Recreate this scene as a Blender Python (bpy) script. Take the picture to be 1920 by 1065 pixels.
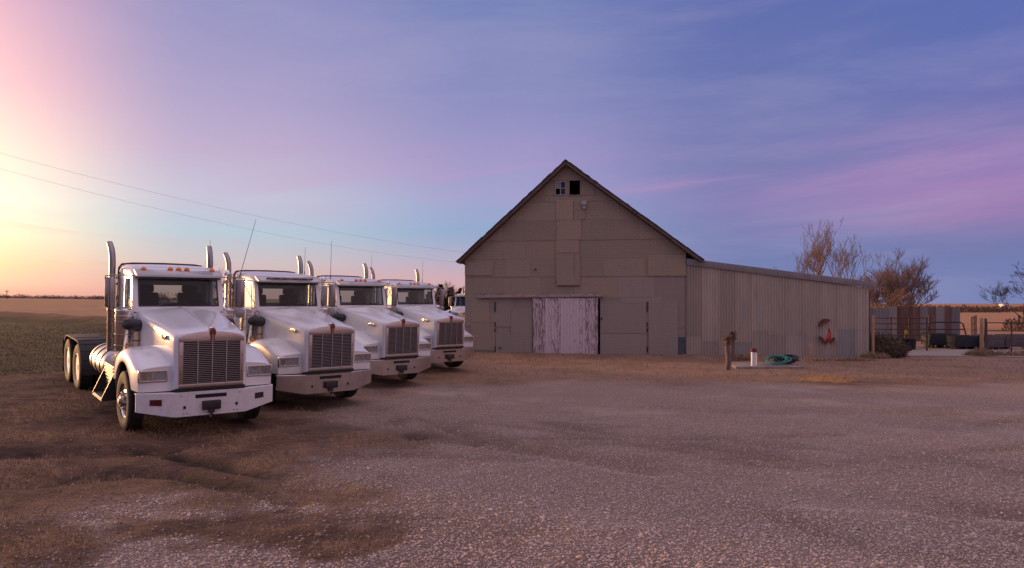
import bpy, bmesh, math, random
import numpy as np
from mathutils import Vector, Matrix
R = math.radians
rnd = random.Random(7)
for o in list(bpy.data.objects): bpy.data.objects.remove(o)
scene = bpy.context.scene
C = scene.collection

# ------------------------------------------------------------------ camera
FPX, CXP, HYP, EYE = 1400.0, 960.0, 568.0, 2.4          # focal length in photo pixels, centre column, horizon row, eye height
cam = bpy.data.cameras.new('camera'); camo = bpy.data.objects.new('camera', cam); C.objects.link(camo)
camo.location = (0, 0, EYE); camo.rotation_euler = (R(90), 0, 0)
cam.sensor_width = 36; cam.lens = 36 * FPX / 1920
cam.shift_y = (HYP - 532.5) / 1920
cam.clip_end = 6000; cam.clip_start = .1
scene.camera = camo

# ------------------------------------------------------------------ sky (dusk: warm towards the low sun on the left, blue-violet away from it)
SUN_AZ, SUN_EL = -58.0, 4.0
world = bpy.data.worlds.new('World'); scene.world = world; world.use_nodes = True
def srgb(*c):
    return tuple(((v/255)/12.92 if v/255 <= .04045 else ((v/255+.055)/1.055)**2.4) for v in c) + (1,)
class NT:
    def __init__(s, tree): s.t = tree; s.n = tree.nodes; s.l = tree.links
    def new(s, ty, **k):
        n = s.n.new(ty)
        for a, b in k.items(): setattr(n, a, b)
        return n
    def put(s, sock, v):
        if hasattr(v, 'links') or hasattr(v, 'is_output'): s.l.new(v, sock)
        elif isinstance(v, tuple) and len(v) == 3 and sock.type == 'RGBA': sock.default_value = v + (1,)
        else: sock.default_value = v
    def math(s, op, a, b=0.0, c=0.0, clamp=False):
        n = s.new('ShaderNodeMath', operation=op, use_clamp=clamp)
        for i, v in enumerate((a, b, c)): s.put(n.inputs[i], v)
        return n.outputs[0]
    def step(s, v, a, b, smooth=True):
        n = s.new('ShaderNodeMapRange', interpolation_type='SMOOTHSTEP' if smooth else 'LINEAR')
        s.put(n.inputs['Value'], v); n.inputs['From Min'].default_value = a; n.inputs['From Max'].default_value = b
        return n.outputs[0]
    def mix(s, f, a, b, mode='MIX'):
        n = s.new('ShaderNodeMix', data_type='RGBA', blend_type=mode, clamp_factor=True)
        s.put(n.inputs[0], f); s.put(n.inputs[6], a); s.put(n.inputs[7], b)
        return n.outputs[2]
    def ramp(s, v, stops):
        n = s.new('ShaderNodeValToRGB'); s.put(n.inputs[0], v); e = n.color_ramp.elements
        while len(e) < len(stops): e.new(.5)
        for i, (p, c) in enumerate(stops): e[i].position = p; e[i].color = c if len(c) == 4 else c + (1,)
        return n.outputs[0]
    def noise(s, vec, scale, detail=4, rough=.55, dist=0.0):
        n = s.new('ShaderNodeTexNoise'); s.put(n.inputs['Vector'], vec); n.inputs['Scale'].default_value = scale
        n.inputs['Detail'].default_value = detail; n.inputs['Roughness'].default_value = rough; n.inputs['Distortion'].default_value = dist
        return n.outputs[0]
    def comb(s, x, y, z):
        n = s.new('ShaderNodeCombineXYZ')
        for i, v in enumerate((x, y, z)): s.put(n.inputs[i], v)
        return n.outputs[0]
    def sep(s, v):
        n = s.new('ShaderNodeSeparateXYZ'); s.put(n.inputs[0], v); return n.outputs
    def mapping(s, v, scale=(1,1,1), loc=(0,0,0), rot=(0,0,0)):
        n = s.new('ShaderNodeMapping'); s.put(n.inputs[0], v); n.inputs['Scale'].default_value = scale
        n.inputs['Location'].default_value = loc; n.inputs['Rotation'].default_value = rot
        return n.outputs[0]
def build_world():
    w = NT(world.node_tree); w.n.clear()
    d = w.new('ShaderNodeTexCoord').outputs['Generated']
    x, y, z = w.sep(d)
    el = w.math('DEGREES', w.math('ARCSINE', z))
    az = w.math('DEGREES', w.math('ARCTAN2', x, y))
    t = w.math('DIVIDE', el, 30, clamp=True)
    a = w.math('SUBTRACT', az, -65.0)
    a = w.math('ABSOLUTE', w.math('WRAP', a, 180, -180))          # angle round the horizon from the sun
    # one vertical colour ramp for each of five bearings away from the sun
    A = w.ramp(t, [(0, srgb(232,160,132)), (.03, srgb(240,172,138)), (.08, srgb(250,205,150)), (.14, srgb(255,236,190)), (.22, srgb(255,250,222)), (.32, srgb(254,228,210)), (.46, srgb(243,186,198)), (.64, srgb(214,160,192)), (1, srgb(150,138,188))])
    B = w.ramp(t, [(0, srgb(226,160,150)), (.04, srgb(228,172,160)), (.10, srgb(206,192,196)), (.17, srgb(182,202,216)), (.25, srgb(196,196,216)), (.36, srgb(190,174,206)), (.52, srgb(166,158,200)), (.7, srgb(146,146,194)), (1, srgb(128,130,188))])
    Cc = w.ramp(t, [(0, srgb(206,160,165)), (.05, srgb(212,172,178)), (.11, srgb(182,174,198)), (.18, srgb(142,170,206)), (.26, srgb(154,166,208)), (.36, srgb(162,154,200)), (.52, srgb(138,142,192)), (.72, srgb(118,132,186)), (1, srgb(104,120,182))])
    D = w.ramp(t, [(0, srgb(126,132,176)), (.08, srgb(116,128,176)), (.16, srgb(116,126,176)), (.25, srgb(128,126,178)), (.36, srgb(120,124,178)), (.52, srgb(106,118,176)), (.72, srgb(95,110,174)), (1, srgb(86,104,170))])
    E = w.ramp(t, [(0, srgb(120,132,180)), (.06, srgb(116,128,178)), (.13, srgb(118,122,172)), (.20, srgb(140,122,174)), (.27, srgb(140,122,178)), (.38, srgb(118,116,176)), (.55, srgb(98,112,178)), (.72, srgb(86,106,174)), (1, srgb(80,100,168))])
    col = w.mix(w.step(a, 26, 42), A, B)
    col = w.mix(w.step(a, 46, 64), col, Cc)
    col = w.mix(w.step(a, 64, 83), col, D)
    col = w.mix(w.step(a, 83, 101), col, E)
    # away from the sun the dusk sky turns to a pale rose belt, and overhead to a soft mauve
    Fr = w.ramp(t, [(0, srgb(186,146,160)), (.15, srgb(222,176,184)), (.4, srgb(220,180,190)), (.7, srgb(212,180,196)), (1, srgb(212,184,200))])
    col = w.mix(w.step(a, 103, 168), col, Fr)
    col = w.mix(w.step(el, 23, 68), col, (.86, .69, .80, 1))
    # thin cirrus bands, pink on the violet side
    v = w.comb(w.math('MULTIPLY', az, .035), w.math('ADD', w.math('MULTIPLY', el, .30), w.math('MULTIPLY', az, -.035)), 0)
    band = w.step(w.noise(v, 1.25, 5, .55, .5), .42, .74)
    mask = w.math('MULTIPLY', w.step(el, 4, 8), w.step(el, 13.5, 9))
    col = w.mix(w.math('MULTIPLY', w.math('MULTIPLY', band, mask), w.math('MULTIPLY', w.step(a, 34, 60), .42)), col, srgb(204,150,198))
    bn_ = w.noise(w.comb(w.math('MULTIPLY', az, .06), w.math('ADD', w.math('MULTIPLY', el, .5), w.math('MULTIPLY', az, -.05)), 5), 1.3, 5, .6, .4)
    dl_ = w.math('DIVIDE', w.math('SUBTRACT', w.math('ADD', el, w.math('MULTIPLY', w.math('SUBTRACT', bn_, .5), 5.0)), 7.4), 1.7)
    rose = w.math('MULTIPLY', w.math('POWER', 2.718, w.math('MULTIPLY', w.math('MULTIPLY', dl_, dl_), -1)), w.math('MULTIPLY', w.step(a, 72, 97), w.step(a, 150, 120)))
    col = w.mix(w.math('MULTIPLY', rose, .32), col, srgb(196,142,192))
    v2 = w.comb(w.math('MULTIPLY', az, .03), w.math('MULTIPLY', el, .16), 3)
    soft = w.noise(v2, 1.5, 6, .6, .3)
    col = w.mix(w.math('MULTIPLY', w.step(soft, .42, .75), .20), col, srgb(190,176,206))
    v3 = w.comb(w.math('MULTIPLY', az, .05), w.math('ADD', w.math('MULTIPLY', el, .9), w.math('MULTIPLY', az, .06)), 9)
    low = w.math('MULTIPLY', w.step(w.noise(v3, 1.4, 4, .55, .4), .5, .68), w.math('MULTIPLY', w.step(el, 7.5, 3), w.step(a, 53, 28)))
    col = w.mix(w.math('MULTIPLY', low, .30), col, srgb(214,150,138))
    # below the horizon: dull earth, never seen
    col = w.mix(w.step(el, -1.0, -.2), srgb(96,78,76), col)
    # glow of the hidden low sun
    sd = (math.sin(R(SUN_AZ))*math.cos(R(SUN_EL)), math.cos(R(SUN_AZ))*math.cos(R(SUN_EL)), math.sin(R(SUN_EL)))
    dn = w.new('ShaderNodeVectorMath', operation='DOT_PRODUCT'); w.put(dn.inputs[0], d); dn.inputs[1].default_value = sd
    ang = w.math('DEGREES', w.math('ARCCOSINE', w.math('MINIMUM', dn.outputs['Value'], 1.0)))
    g = w.math('POWER', 2.718, w.math('MULTIPLY', w.math('MULTIPLY', ang, ang), -1/(17.0*17.0)))
    g = w.math('MULTIPLY', g, w.step(el, -.5, 1.5))
    gl = w.mix(1.0, (1.0, .62, .30), w.comb(g, g, g), 'MULTIPLY')
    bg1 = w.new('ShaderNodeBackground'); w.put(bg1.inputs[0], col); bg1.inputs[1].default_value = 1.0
    bg2 = w.new('ShaderNodeBackground'); w.put(bg2.inputs[0], gl); bg2.inputs[1].default_value = 3.0
    ad = w.new('ShaderNodeAddShader'); w.l.new(bg1.outputs[0], ad.inputs[0]); w.l.new(bg2.outputs[0], ad.inputs[1])
    out = w.new('ShaderNodeOutputWorld'); w.l.new(ad.outputs[0], out.inputs[0])
build_world()
sun = bpy.data.lights.new('sun', 'SUN'); suno = bpy.data.objects.new('sun', sun); C.objects.link(suno)
sun.energy = 4.6; sun.angle = R(9); sun.color = (1.0, .52, .23)
suno.rotation_euler = (R(90 - SUN_EL), 0, R(180 - SUN_AZ - 0))
_d = Vector((-math.sin(R(SUN_AZ))*math.cos(R(SUN_EL)), -math.cos(R(SUN_AZ))*math.cos(R(SUN_EL)), -math.sin(R(SUN_EL))))
suno.rotation_euler = _d.to_track_quat('-Z', 'Y').to_euler()
scene.view_settings.view_transform = 'Standard'; scene.view_settings.look = 'None'
scene.view_settings.exposure = 0.0; scene.view_settings.gamma = 1.0
scene.cycles.max_bounces = 8; scene.cycles.transparent_max_bounces = 12; scene.cycles.caustics_reflective = False; scene.cycles.caustics_refractive = False

# ------------------------------------------------------------------ materials
M = {}
def mat(name, col, rough=.6, metal=0.0, coat=0.0, var=0.0, vscale=3.0, var_col=None, bump=0.0, bscale=40.0, stretch=(1,1,1), spec=.5, rndv=0.0):
    m = bpy.data.materials.new(name); m.use_nodes = True; s = NT(m.node_tree); s.n.clear()
    b = s.new('ShaderNodeBsdfPrincipled'); o = s.new('ShaderNodeOutputMaterial'); s.l.new(b.outputs[0], o.inputs[0])
    b.inputs['Roughness'].default_value = rough; b.inputs['Metallic'].default_value = metal
    b.inputs['Coat Weight'].default_value = coat; b.inputs['Coat Roughness'].default_value = .06
    b.inputs['Specular IOR Level'].default_value = spec
    tc = s.mapping(s.new('ShaderNodeTexCoord').outputs['Object'], stretch)
    c = col + (1,)
    if var > 0:
        f = s.step(s.noise(tc, vscale, 6, .6), .35, .7)
        c = s.mix(s.math('MULTIPLY', f, var), col, var_col or tuple(v*.5 for v in col))
    if rndv > 0:
        r = s.new('ShaderNodeObjectInfo').outputs['Random']
        k = s.math('ADD', s.math('MULTIPLY', r, 2*rndv), 1 - rndv)
        c = s.mix(1.0, c, s.comb(k, k, k), 'MULTIPLY')
    s.put(b.inputs['Base Color'], c)
    if bump > 0:
        bn = s.new('ShaderNodeBump'); bn.inputs['Strength'].default_value = bump; bn.inputs['Distance'].default_value = .02
        s.l.new(s.noise(tc, bscale, 5, .6), bn.inputs['Height']); s.l.new(bn.outputs[0], b.inputs['Normal'])
    M[name] = m; return m, s, b, tc
mat('paint', (.78,.78,.79), .24, 0, .6, .25, 1.6, (.66,.62,.59))
mat('paint_dusty', (.75,.74,.73), .30, 0, .45, .5, 2.2, (.56,.51,.47)); mat('paint_cream', (.78,.77,.75), .26, 0, .5, .35, 1.2, (.62,.58,.54)); mat('paint_grimy', (.74,.74,.75), .32, 0, .4, .45, 3.5, (.58,.54,.50))
mat('bumper_white', (.74,.72,.72), .42, 0, .1, .35, 9, (.52,.46,.44), .05, 120)
mat('chrome', (.80,.79,.78), .16, 1, 0, .25, 4, (.55,.52,.50))
mat('stainless', (.36,.33,.31), .42, 1, 0, .5, 6, (.38,.35,.33), .04, 60)
mat('alu', (.58,.57,.56), .34, 1, 0, .3, 5, (.45,.43,.42))
mat('bumper_metal', (.60,.56,.54), .30, 1, 0, .5, 5, (.42,.36,.33), .05, 90)
mat('grille_metal', (.55,.50,.48), .34, 1, 0, .4, 5, (.42,.36,.34))
mat('slat_metal', (.58,.60,.64), .32, 1)
mat('rubber', (.022,.021,.021), .8, 0, 0, .55, 7, (.075,.06,.05), .25, 60)
mat('black', (.02,.02,.021), .45, 0, 0, .3, 6, (.05,.045,.04))
mat('fender_black', (.018,.018,.019), .75, 0, 0, .4, 5, (.06,.05,.045), .3, 25)
mat('dark', (.012,.012,.013), .8)
mat('chassis', (.022,.02,.02), .7, 0, 0, .5, 5, (.06,.045,.035), .2, 40)
mat('interior', (.025,.025,.026), .85)
mat('seat', (.016,.016,.018), .9, bump=.2, bscale=30)
mat('rim_white', (.62,.59,.56), .45, 0, 0, .45, 7, (.32,.26,.22))
mat('amber', (.80,.20,.02), .2, 0, .6)
mat('red_lens', (.09,.012,.012), .2, 0, .5)
mat('emblem_red', (.20,.018,.015), .3, 0, .4)
mat('tan_plastic', (.52,.40,.26), .5)
mat('concrete', (.30,.235,.195), .9, 0, 0, .8, 3, (.17,.125,.10), .4, 30)
mat('post_wood', (.20,.14,.10), .85, 0, 0, .7, 4, (.10,.07,.055), .5, 20, (6,6,1))
mat('fence_wood', (.50,.30,.16), .85, 0, 0, .6, 4, (.30,.17,.09), .4, 20, (6,6,1))
mat('board', (.16,.10,.075), .85, 0, 0, .7, 3, (.10,.07,.055), .4, 20, (1,6,6), rndv=.25)
mat('rail_paint', (.48,.36,.33), .8, 0, 0, .8, 3, (.26,.16,.12), .3, 20, (1.5,6,6))
mat('rafter', (.14,.09,.07), .9, bump=.3, bscale=20)
mat('shingle', (.10,.08,.075), .9, 0, 0, .6, 3, (.055,.045,.04), .6, 18)
mat('rust', (.17,.06,.03), .85, 0, 0, .8, 6, (.07,.025,.015), .5, 40)
mat('pipe_rust', (.12,.06,.045), .75, 0, 0, .7, 6, (.05,.03,.025), .3, 40)
mat('galv', (.36,.36,.37), .5, .6, 0, .5, 4, (.24,.23,.23))
mat('pvc', (.78,.76,.76), .4)
mat('hose', (.02,.20,.16), .55, 0, 0, .5, 9, (.05,.17,.13))
mat('hose_black', (.014,.014,.018), .5)
mat('hydrant_red', (.42,.03,.022), .4, 0, .2, .4, 12, (.2,.02,.015))
mat('yellow', (.65,.42,.03), .5)
mat('bunk', (.03,.033,.037), .8, 0, 0, .5, 3, (.06,.05,.045), .3, 20)
mat('bunk_grey', (.14,.12,.12), .9, 0, 0, .5, 3, (.07,.06,.055), .3, 20)
mat('tub', (.012,.016,.024), .5)
mat('bark', (.20,.13,.10), .9, 0, 0, .6, 3, (.11,.07,.055), .4, 12)
mat('twig', (.19,.125,.100), .9)
mat('bark_dark', (.075,.055,.05), .9)
mat('cedar', (.030,.034,.022), .9, 0, 0, .5, 3, (.05,.04,.03))
mat('shrub', (.16,.085,.055), .95, 0, 0, .6, .4, (.08,.05,.035))
mat('hedge', (.045,.035,.032), .95, 0, 0, .5, .3, (.09,.06,.045))
mat('weed', (.15,.105,.060), .9, 0, 0, .8, 5, (.075,.058,.034))
mat('straw', (.40,.265,.15), .9, 0, 0, .85, 45, (.17,.10,.055))
mat('wire', (.20,.18,.20), .6)
mat('far_white', (.75,.74,.72), .6)
mat('window_frame', (.42,.38,.38), .7, 0, 0, .5, 8, (.22,.18,.17))
mat('cloudy_pane', (.30,.26,.26), .5)
mat('blank_grey', (.07,.085,.09), .7, 0, 0, .4, 6, (.1,.1,.1))
mat('lamp_housing', (.45,.38,.36), .6)
def glass(name, tint, refl=1.0):
    m = bpy.data.materials.new(name); m.use_nodes = True; s = NT(m.node_tree); s.n.clear()
    tr = s.new('ShaderNodeBsdfTransparent'); tr.inputs[0].default_value = tint + (1,)
    gl = s.new('ShaderNodeBsdfGlossy'); gl.inputs['Roughness'].default_value = .02
    fr = s.new('ShaderNodeFresnel'); fr.inputs[0].default_value = 1.45
    mx = s.new('ShaderNodeMixShader'); s.put(mx.inputs[0], s.math('MULTIPLY', fr.outputs[0], refl, clamp=True))
    s.l.new(tr.outputs[0], mx.inputs[1]); s.l.new(gl.outputs[0], mx.inputs[2])
    o = s.new('ShaderNodeOutputMaterial'); s.l.new(mx.outputs[0], o.inputs[0]); M[name] = m
glass('glass', (.36,.45,.47)); glass('clear_glass', (.86,.90,.88)); glass('lens', (.85,.87,.88), .5); glass('pane', (.75,.78,.8))
# perforated exhaust guard
_, s, b, tc = mat('perforated', (.50,.46,.43), .38, 1)
v = s.new('ShaderNodeTexVoronoi'); s.put(v.inputs['Vector'], tc); v.inputs['Scale'].default_value = 38
h = s.step(v.outputs['Distance'], .30, .42)
s.put(b.inputs['Base Color'], s.mix(h, (.02,.016,.014), (.48,.42,.38))); s.put(b.inputs['Metallic'], h)
# pressed sheet siding of the barn: fine courses of embossed brick
def siding(name, col, col2):
    _, s, b, tc = mat(name, col, .62)
    br = s.new('ShaderNodeTexBrick'); s.put(br.inputs['Vector'], s.mapping(tc, (1,1,1), rot=(R(90),0,0)))
    br.inputs['Scale'].default_value = 1.0; br.inputs['Brick Width'].default_value = .26; br.inputs['Row Height'].default_value = .095
    br.inputs['Mortar Size'].default_value = .010; br.inputs['Color1'].default_value = (1,1,1,1); br.inputs['Color2'].default_value = (.9,.9,.9,1); br.inputs['Mortar'].default_value = (.35,.35,.35,1)
    r = s.new('ShaderNodeObjectInfo').outputs['Random']
    base = s.mix(s.step(s.noise(tc, .9, 6, .65), .3, .75), col, col2)
    k = s.math('ADD', s.math('MULTIPLY', r, .16), .92)
    base = s.mix(1.0, base, s.comb(k, k, k), 'MULTIPLY')
    base = s.mix(.28, base, s.mix(1.0, base, br.outputs['Color'], 'MULTIPLY'))
    st = s.step(s.noise(s.mapping(tc, (5,5,.6)), 1.3, 5, .7), .5, .8)
    base = s.mix(s.math('MULTIPLY', st, .35), base, tuple(c*.55 for c in col))
    s.put(b.inputs['Base Color'], base)
    bn = s.new('ShaderNodeBump'); bn.inputs['Strength'].default_value = .35; bn.inputs['Distance'].default_value = .01
    hh = s.math('ADD', br.outputs['Color'], s.math('MULTIPLY', s.noise(tc, 3, 4), 2.5))
    s.l.new(hh, bn.inputs['Height']); s.l.new(bn.outputs[0], b.inputs['Normal'])
siding('siding_brown', (.378,.284,.182), (.34,.268,.182))
siding('siding_grey', (.36,.285,.212), (.325,.272,.215))
siding('siding_patch', (.43,.305,.195), (.385,.285,.19))
# peeling paint on the door planks
_, s, b, tc = mat('peeling', (.6,.5,.5), .75)
r = s.new('ShaderNodeObjectInfo').outputs['Random']
off = s.comb(s.math('MULTIPLY', r, 40), 0, s.math('MULTIPLY', r, 13))
va = s.new('ShaderNodeVectorMath', operation='ADD'); s.l.new(tc, va.inputs[0]); s.l.new(off, va.inputs[1])
n1 = s.noise(s.mapping(va.outputs[0], (22,22,3.0)), 1.0, 8, .72, .5)
pe = s.step(s.math('ADD', n1, s.math('MULTIPLY', s.math('SUBTRACT', r, .5), .18)), .50, .60)
wd = s.mix(s.noise(s.mapping(va.outputs[0], (30,30,2)), 2, 4), (.20,.135,.115), (.30,.21,.18))
s.put(b.inputs['Base Color'], s.mix(pe, s.mix(s.noise(va.outputs[0], 6, 5), (.76,.62,.59), (.62,.49,.46)), wd))
bn = s.new('ShaderNodeBump'); bn.inputs['Strength'].default_value = .5; bn.inputs['Distance'].default_value = .006; bn.invert = True
s.l.new(pe, bn.inputs['Height']); s.l.new(bn.outputs[0], b.inputs['Normal'])
# galvanised corrugated sheets, weathered pinkish above; bluish light on some lower ones painted in
def corr(name, col, col2, rustc, rust_amt):
    _, s, b, tc = mat(name, col, .55, .25)
    r = s.new('ShaderNodeObjectInfo').outputs['Random']
    base = s.mix(s.step(s.noise(s.mapping(tc, (2.2,2.2,.5)), 1.2, 6, .65), .3, .75), col, col2)
    k = s.math('ADD', s.math('MULTIPLY', r, .3), .85)
    base = s.mix(1.0, base, s.comb(k, k, k), 'MULTIPLY')
    st = s.step(s.noise(s.mapping(tc, (7,7,.35)), 1.4, 5, .7), .52, .8)
    base = s.mix(s.math('MULTIPLY', st, rust_amt), base, rustc)
    s.put(b.inputs['Base Color'], base)
corr('corrugated', (.50,.405,.30), (.42,.355,.28), (.15,.085,.06), .5)
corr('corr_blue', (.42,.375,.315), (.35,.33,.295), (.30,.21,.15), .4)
corr('corr_rust', (.17,.085,.06), (.24,.15,.11), (.11,.055,.04), .6)
corr('corr_grey', (.24,.215,.20), (.31,.275,.25), (.16,.08,.05), .5)

# ------------------------------------------------------------------ mesh helpers
def tag(o, label=None, cat=None, group=None, kind=None):
    if label: o['label'] = label
    if cat: o['category'] = cat
    if group: o['group'] = group
    if kind: o['kind'] = kind
    return o
def empty(name, loc=(0,0,0), rot=(0,0,0)):
    o = bpy.data.objects.new(name, None); C.objects.link(o); o.location = loc; o.rotation_euler = rot; o.empty_display_size = .2
    return o
class MB:
    def __init__(s): s.v = []; s.f = []
    def add(s, vs, fs):
        n = len(s.v); s.v += [tuple(p) for p in vs]; s.f += [tuple(i+n for i in f) for f in fs]; return s
    def box(s, x0, x1, y0, y1, z0, z1):
        return s.add([(x0,y0,z0),(x1,y0,z0),(x1,y1,z0),(x0,y1,z0),(x0,y0,z1),(x1,y0,z1),(x1,y1,z1),(x0,y1,z1)],
                     [(0,3,2,1),(4,5,6,7),(0,1,5,4),(1,2,6,5),(2,3,7,6),(3,0,4,7)])
    def hexa(s, p): return s.add(p, [(0,3,2,1),(4,5,6,7),(0,1,5,4),(1,2,6,5),(2,3,7,6),(3,0,4,7)])
    def prism(s, poly, vec):                                        # polygon (3D points) pushed along vec
        n = len(poly); v = Vector(vec)
        return s.add(list(poly) + [tuple(Vector(p)+v) for p in poly], [tuple(range(n)), tuple(range(2*n-1, n-1, -1))] + [(i, i+n, (i+1)%n+n, (i+1)%n) for i in range(n)])
    def tube(s, path, r, n=8, cap=True):
        path = [Vector(p) for p in path]; rs = r if isinstance(r, (list, tuple)) else [r]*len(path)
        rings = []; up = None
        for i, p in enumerate(path):
            d = (path[min(i+1, len(path)-1)] - path[max(i-1, 0)]).normalized()
            if up is None: up = d.orthogonal().normalized()
            up = (up - d*up.dot(d)); up = up.normalized() if up.length > 1e-6 else d.orthogonal().normalized()
            sd = d.cross(up)
            rings.append([p + (up*math.cos(2*math.pi*k/n) + sd*math.sin(2*math.pi*k/n))*rs[i] for k in range(n)])
        vs = [q for rr in rings for q in rr]; fs = []
        for i in range(len(path)-1):
            for k in range(n):
                fs.append((i*n+k, i*n+(k+1)%n, (i+1)*n+(k+1)%n, (i+1)*n+k))
        if cap: fs += [tuple(range(n-1, -1, -1)), tuple(range((len(path)-1)*n, len(path)*n))]
        return s.add(vs, fs)
    def ring(s, c, rad, r, axis=(0,0,1), n=24, m=6):
        ax = Vector(axis).normalized(); u = ax.orthogonal().normalized(); w = ax.cross(u); vs = []; fs = []
        for i in range(n):
            d = u*math.cos(2*math.pi*i/n) + w*math.sin(2*math.pi*i/n)
            for k in range(m):
                a = 2*math.pi*k/m; vs.append(Vector(c) + d*(rad + r*math.cos(a)) + ax*(r*math.sin(a)))
        for i in range(n):
            for k in range(m): fs.append((i*m+k, ((i+1)%n)*m+k, ((i+1)%n)*m+(k+1)%m, i*m+(k+1)%m))
        return s.add(vs, fs)
    def lathe(s, prof, c=(0,0,0), axis=(0,0,1), n=24, cap=True):    # prof: (radius, height along axis)
        ax = Vector(axis).normalized(); u = ax.orthogonal().normalized(); w = ax.cross(u); c = Vector(c); vs = []; fs = []
        for r, h in prof:
            for k in range(n):
                a = 2*math.pi*k/n; vs.append(c + ax*h + (u*math.cos(a) + w*math.sin(a))*r)
        for i in range(len(prof)-1):
            for k in range(n): fs.append((i*n+k, i*n+(k+1)%n, (i+1)*n+(k+1)%n, (i+1)*n+k))
        if cap:
            if prof[0][0] > 1e-4: fs.append(tuple(range(n-1, -1, -1)))
            if prof[-1][0] > 1e-4: fs.append(tuple(range((len(prof)-1)*n, len(prof)*n)))
        return s.add(vs, fs)
    def loft(s, secs, closed=False, cap0=False, cap1=False):
        n = len(secs[0]); vs = [p for q in secs for p in q]; fs = []
        for i in range(len(secs)-1):
            for k in range(n if closed else n-1): fs.append((i*n+k, i*n+(k+1)%n, (i+1)*n+(k+1)%n, (i+1)*n+k))
        if cap0: fs.append(tuple(range(n-1, -1, -1)))
        if cap1: fs.append(tuple(range((len(secs)-1)*n, len(secs)*n)))
        return s.add(vs, fs)
    def frame(s, outer, inner, vec):                                # a plate with a four-sided hole
        v = Vector(vec); o2 = [Vector(p)+v for p in outer]; i2 = [Vector(p)+v for p in inner]
        vs = list(outer) + list(inner) + o2 + i2; fs = []
        for k in range(4):
            j = (k+1) % 4
            fs += [(k, j, 4+j, 4+k), (8+k, 12+k, 12+j, 8+j), (k, 8+k, 8+j, j), (4+k, 4+j, 12+j, 12+k)]
        return s.add(vs, fs)
    def mesh(s, name, bevel=0.0, seg=2, smooth=35, merge=False):
        me = bpy.data.meshes.new(name); me.from_pydata([tuple(p) for p in s.v], [], s.f)
        bm = bmesh.new(); bm.from_mesh(me)
        if merge: bmesh.ops.remove_doubles(bm, verts=bm.verts, dist=1e-5)
        bmesh.ops.recalc_face_normals(bm, faces=bm.faces)
        if bevel > 0:
            ed = [e for e in bm.edges if len(e.link_faces) == 2 and e.calc_face_angle(0) > R(28)]
            bmesh.ops.bevel(bm, geom=ed, offset=bevel, segments=seg, profile=.6, affect='EDGES', clamp_overlap=True)
        bm.to_mesh(me); bm.free()
        if smooth:
            me.polygons.foreach_set('use_smooth', [True]*len(me.polygons)); me.set_sharp_from_angle(angle=R(smooth))
        return me
    def build(s, name, m, parent=None, bevel=0.0, seg=2, smooth=35, loc=(0,0,0), merge=False):
        me = s.mesh(name, bevel, seg, smooth, merge); me.materials.append(M[m] if isinstance(m, str) else m)
        return place(name, me, parent, loc)
def place(name, me, parent=None, loc=(0,0,0), rot=(0,0,0)):
    o = bpy.data.objects.new(name, me); C.objects.link(o); o.parent = parent; o.location = loc; o.rotation_euler = rot
    return o
KIDS = {}
def copy_tree(o, parent=None):
    c = o.copy(); C.objects.link(c); c.parent = parent
    for ch in list(o.children): copy_tree(ch, c)
    return c

# ------------------------------------------------------------------ terrain
def sm(a, b, x):
    t = np.clip((np.asarray(x, float)-a)/(b-a), 0, 1); return t*t*(3-2*t)
_lat = np.random.RandomState(3).rand(8, 128, 128)
def vn(x, y, sc, k=0):
    x = np.asarray(x, float)/sc + 37.3; y = np.asarray(y, float)/sc + 11.7; L = _lat[k]
    xi = np.floor(x).astype(int); yi = np.floor(y).astype(int); fx = x-xi; fy = y-yi
    fx = fx*fx*(3-2*fx); fy = fy*fy*(3-2*fy); a = xi % 128; b = (xi+1) % 128; c = yi % 128; d = (yi+1) % 128
    return (L[a,c]*(1-fx)+L[b,c]*fx)*(1-fy)+(L[a,d]*(1-fx)+L[b,d]*fx)*fy
def fbm(x, y, sc, k=0, o=4):
    t = 0; w = 0
    for i in range(o): t = t + vn(x, y, sc/2**i, (k+i) % 8)*.55**i; w += .55**i
    return t/w
def base_h(x, y):
    u = -.659*x+.752*y; w = .752*x+.659*y; s_ = u-(13.5+.64*(w-4.8)); d = -(x*.96+(y-24)*.28)
    return .03 + (.06*np.clip(s_, 0, 9)+.012*np.clip(s_-9, 0, 450))*sm(-.5, 2, d)
def rut(x, y, x0, y0, x1, y1, wd):
    dx, dy = x1-x0, y1-y0; L2 = dx*dx+dy*dy; t = np.clip(((x-x0)*dx+(y-y0)*dy)/L2, 0, 1)
    dd = np.hypot(x-x0-t*dx, y-y0-t*dy); return np.exp(-(dd/wd)**2)
RUTS = [(-4.9,10.6,-2.6,8.9,.22), (-5.2,11.6,-2.3,9.6,.22), (-8.5,10.9,-5.6,12.0,.3), (-8.0,9.3,-5.0,10.6,.35), (-2.0,16.6,-.7,13.0,.25), (-.7,13.0,2.0,10.5,.3), (3.5,9.0,6.5,8.2,.3), (-3.0,17.0,-1.7,13.2,.22)]
def bank(x, y): return (fbm(x, y, 9, 5)-.5)
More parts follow.
